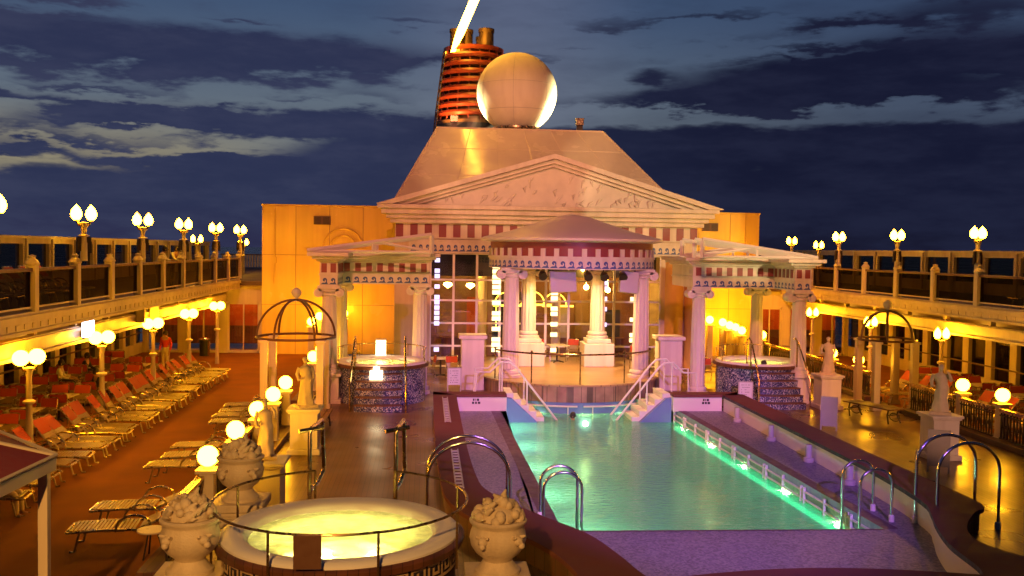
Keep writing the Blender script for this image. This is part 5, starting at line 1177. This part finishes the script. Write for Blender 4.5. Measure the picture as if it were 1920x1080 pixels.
def kiosk():
    t = thing('kiosk_awning', 'octagonal kiosk awning with maroon roof and cream trim in the left corner', 'awning'); c = Vector((-7.42, 10.48)); R = 3.28
    vt = [(c.x + R * cos(pi / 8 - .07 + k * pi / 4), c.y + R * sin(pi / 8 - .07 + k * pi / 4)) for k in range(8)]
    m = MB()
    for k in range(8):
        a, b = vt[k], vt[(k + 1) % 8]; m.add([(*a, 2.72), (*b, 2.72), (c.x, c.y, 3.75)], [(0, 1, 2)])
    m.build('roof_canvas', M['maroon'], t, 0)
    m = MB()
    for k in range(8):
        a, b = Vector(vt[k]), Vector(vt[(k + 1) % 8]); A, B = c + (a - c) * 1.01, c + (b - c) * 1.01; A2, B2 = c + (a - c) * .985, c + (b - c) * .985
        m.add([(*A, 2.56), (*B, 2.56), (*B, 2.70), (*A, 2.70), (*A2, 2.56), (*B2, 2.56), (*B2, 2.70), (*A2, 2.70)], [(0, 1, 2, 3), (5, 4, 7, 6), (3, 2, 6, 7), (1, 0, 4, 5)])
        m.tube([(*A, 2.735), (*B, 2.735)], .022, 5); m.tube([(*a, 2.735), (c.x, c.y, 3.77)], .022, 5)
    m.build('trim', M['awntrim'], t, 0)
    for k in range(8):
        p = c + (Vector(vt[k]) - c) * .97; m = MB(); m.box(p.x - .055, p.x + .055, p.y - .055, p.y + .055, 0, 2.6); m.build('post', M['cream'], t, 0, .008)
kiosk()

# ------------------------------------------------------------------ people
def person(loc, rz, lab, pose, top, bottom, hair='hair', sleeves=True, legs=True, skirt=False):
    t = thing('person', lab, 'person', loc, rz)
    if pose == 'stand':
        J = dict(pel=(0, 0, .95), sp=(0, -.01, 1.13), ch=(0, 0, 1.32), nk=(0, .01, 1.47), hd=(0, .025, 1.58), ht=(0, .02, 1.67))
        K = [(.09, 0, .90), (.10, .03, .50), (.10, -.01, .09), (.11, .15, .04)]; A = [(.18, 0, 1.40), (.235, -.03, 1.13), (.235, .08, .90), (.23, .11, .83)]
    elif pose == 'lean':
        J = dict(pel=(0, 0, .95), sp=(0, .06, 1.12), ch=(0, .15, 1.29), nk=(0, .22, 1.43), hd=(0, .27, 1.53), ht=(0, .28, 1.62))
        K = [(.09, 0, .90), (.10, .02, .50), (.10, -.05, .09), (.11, .11, .04)]; A = [(.18, .17, 1.37), (.26, .30, 1.15), (.12, .45, 1.13), (.05, .50, 1.13)]
    elif pose == 'sit':
        J = dict(pel=(0, 0, .52), sp=(0, 0, .70), ch=(0, .03, .89), nk=(0, .06, 1.04), hd=(0, .09, 1.15), ht=(0, .09, 1.24))
        K = [(.09, .05, .52), (.12, .45, .50), (.12, .48, .09), (.12, .63, .04)]; A = [(.18, .03, .97), (.25, .12, .72), (.20, .36, .66), (.17, .44, .65)]
    else:
        J = dict(pel=(0, -.12, -.55), sp=(0, -.06, -.38), ch=(0, 0, -.20), nk=(0, .02, -.04), hd=(0, .04, .08), ht=(0, .04, .17))
        K = [(.09, -.1, -.58), (.12, .15, -.85), (.12, -.1, -1.1), (.12, .02, -1.13)]; A = [(.18, 0, -.12), (.34, .16, -.16), (.30, .42, -.10), (.27, .50, -.09)]
    def build(keys, scale, arms=4, lg=4, head=True, fingers=False):
        vs = []; es = []; rs = []
        R = dict(pel=(.145, .115), sp=(.13, .10), ch=(.155, .115), nk=(.055, .055), hd=(.082, .098), ht=(.06, .075))
        prev = None; idx = {}
        for k in keys: vs.append(J[k]); rs.append(tuple(q * scale for q in R[k])); idx[k] = len(vs) - 1; es += [(prev, idx[k])] if prev is not None else []; prev = idx[k]
        for s in (-1, 1):
            if arms and 'ch' in idx:
                p = idx['ch']
                for q, rr in list(zip(A, (.062, .046, .034, .030)))[:arms]: vs.append((s * q[0], q[1], q[2])); rs.append((rr * scale, rr * scale)); es.append((p, len(vs) - 1)); p = len(vs) - 1
                if fingers:
                    w = Vector(A[3]); d = (Vector(A[3]) - Vector(A[2])).normalized(); n = Vector((0, 0, 1)).cross(d) if abs(d.z) < .8 else Vector((0, 1, 0))
                    for k, (off, ln) in enumerate(((-.03, .065), (-.01, .08), (.01, .085), (.03, .07))):
                        a = w + n * off + d * .05; b = a + d * ln * .6 - Vector((0, 0, .01)); c = b + d * ln * .3 + Vector((-.012, .0, -.01)); pp = p
                        for u in (a, b, c): vs.append((s * u.x, u.y, u.z)); rs.append((.0095, .0095)); es.append((pp, len(vs) - 1)); pp = len(vs) - 1
                    pp = p; a = w + n * .05; b = a + d * .05 + n * .01
                    for u in (a, b): vs.append((s * u.x, u.y, u.z)); rs.append((.011, .011)); es.append((pp, len(vs) - 1)); pp = len(vs) - 1
            if lg and 'pel' in idx:
                p = idx['pel']
                for q, rr in list(zip(K, (.095, .066, .045, .04)))[:lg]: vs.append((s * q[0], q[1], q[2])); rs.append((rr * scale, rr * scale)); es.append((p, len(vs) - 1)); p = len(vs) - 1
        return skin(vs, es, rs)
    mesh_obj('body', build(['pel', 'sp', 'ch', 'nk', 'hd', 'ht'], 1.0, fingers=True), M['skin'], t)
    if top: mesh_obj('shirt', build(['pel', 'sp', 'ch'], 1.14, 3 if sleeves else 2, 0), M[top], t)
    if bottom: mesh_obj('trousers', build(['sp', 'pel'], 1.12, 0, 3), M[bottom], t)
    h = Vector(J['hd']); m = MB()
    m.lathe([(.0, .125), (.05, .115), (.09, .07), (.105, .01), (.10, -.05), (.07, -.09)], (h.x, h.y - .022, h.z + .02), 14); m.build('hair', M[hair], t)
    m = MB()
    for s in (-1, 1): m.ball((h.x + s * .032, h.y + .092, h.z + .005), .012, 8, 5)
    m.build('eye', M['black'], t)
    m = MB(); m.tube([(h.x, h.y + .09, h.z + .01), (h.x, h.y + .112, h.z - .025), (h.x, h.y + .095, h.z - .032)], [.009, .015, .012], 6); m.build('nose', M['skin'], t)
    m = MB(); m.box(h.x - .026, h.x + .026, h.y + .082, h.y + .096, h.z - .062, h.z - .052); m.build('mouth', M['redc'], t)
    for s in (-1, 1): m = MB(); m.ball((h.x + s * .09, h.y - .005, h.z - .01), .028, 8, 5, (.4, .8, 1.2)); m.build('ear', M['skin'], t)
    if bottom and pose != 'swim':
        for s in (-1, 1): m = MB(); m.ball((s * K[3][0], K[3][1] - .06, .045), .07, 10, 6, (.7, 1.9, .62)); m.build('shoe', M['darkc'], t)
    return t
person((-10.55, 40.0, 0), pi - .3, 'person in red jacket and cream trousers standing by the last tables', 'stand', 'redc', 'beige')
person((-12.3, 33.4, 0), -pi / 2 + .2, 'person in white shirt with dark hair sitting at a table by the gallery windows', 'sit', 'shirt', 'darkc')
person((-10.3, 31.2, 0), pi - .9, 'person in dark clothes sitting bent forward behind the second deck lamp', 'sit', 'darkc', 'darkc')
person((-12.2, 35.6, 0), -pi / 2, 'person in dark top sitting farther along by the gallery windows', 'sit', 'darkc', 'darkc')
person((-8.2, 18.95, -.08), -pi / 2, 'person in beige trousers sitting under the edge of the kiosk awning', 'sit', 'shirt', 'beige')
person((-9.75, 35.9, 3.5), -pi / 2 + .3, 'person in white shirt leaning by the left upper guard rail', 'lean', 'shirt', 'beige')
person((-9.75, 37.7, 3.5), -pi / 2 - .3, 'person in pale grey top leaning by the left upper guard rail', 'lean', 'grey', 'darkc')
person((5.0, 32.0, -.47), pi / 2, 'person swimming in the pool with only the head above water', 'swim', None, 'darkc')
person((11.9, 32.9, 1.22), pi, 'person with dark hair sitting neck deep in the right whirlpool', 'swim', None, 'darkc')
person((19.0, 27.6, 0), -pi / 2, 'person with dark hair sitting at a table behind the near right statue', 'sit', 'darkc', 'darkc')

# ------------------------------------------------------------------ ship floodlights, radome uplights and added fill lights
PINK = (1, .29, .22); VIO = (.55, .20, 1); 
spot('temple_floodlight_pink', (-1.5, -2, 25), (5, 41, 3.0), (1, .27, .17), 31000, 34, .2)
spot('low_floodlight_pink', (7.6, 4, 1.8), (4.4, 41, 5.6), (1, .27, .24), 4500, 19, .2, .06)
spot('statue_fill_warm', (15, -4, 9.5), (13.3, 24, 1.9), (1, .44, .28), 11000, 11, .5)  # fill light added to brighten the near right statue
spot('foreground_fill_warm', (-3, -4, 9), (-1, 14, .8), (1, .48, .12), 9000, 42, .7)  # added fill behind the camera, warms the foreground urns
spot('roof_fill_warm', (-4, -2, 13), (4, 45, 9.6), (1, .50, .24), 26000, 12, .4)  # unseen light added to warm the tapering roof
spot('stage_fill_warm', (5.6, 36.2, 5.2), (5.5, 36.8, 0), (1, .55, .16), 1700, 130, .5)  # fill spot added under the pavilion ceiling to brighten the stage
spot('pool_floodlight_violet', (5.5, -2, 10), (5.6, 26, 0), VIO, 20000, 28, .6)
spot('temple_floodlight_warm', (15.5, 3, 10.5), (11.2, 42, 7.2), (1, .72, .34), 22000, 14, .25)
for loc, aim, p in (((1.6, 51.9, 11.7), (3.0, 51.4, 13.4), 1500), ((8.0, 50.4, 11.7), (6.2, 51.2, 12.9), 2300)):
    spot('radome_uplight', loc, aim, (1, .80, .36), p, 75, .4)
spot('funnel_uplight', (.6, 53.2, 11.6), (2.2, 55.5, 15), (1, .36, .08), 1000, 70, .5)
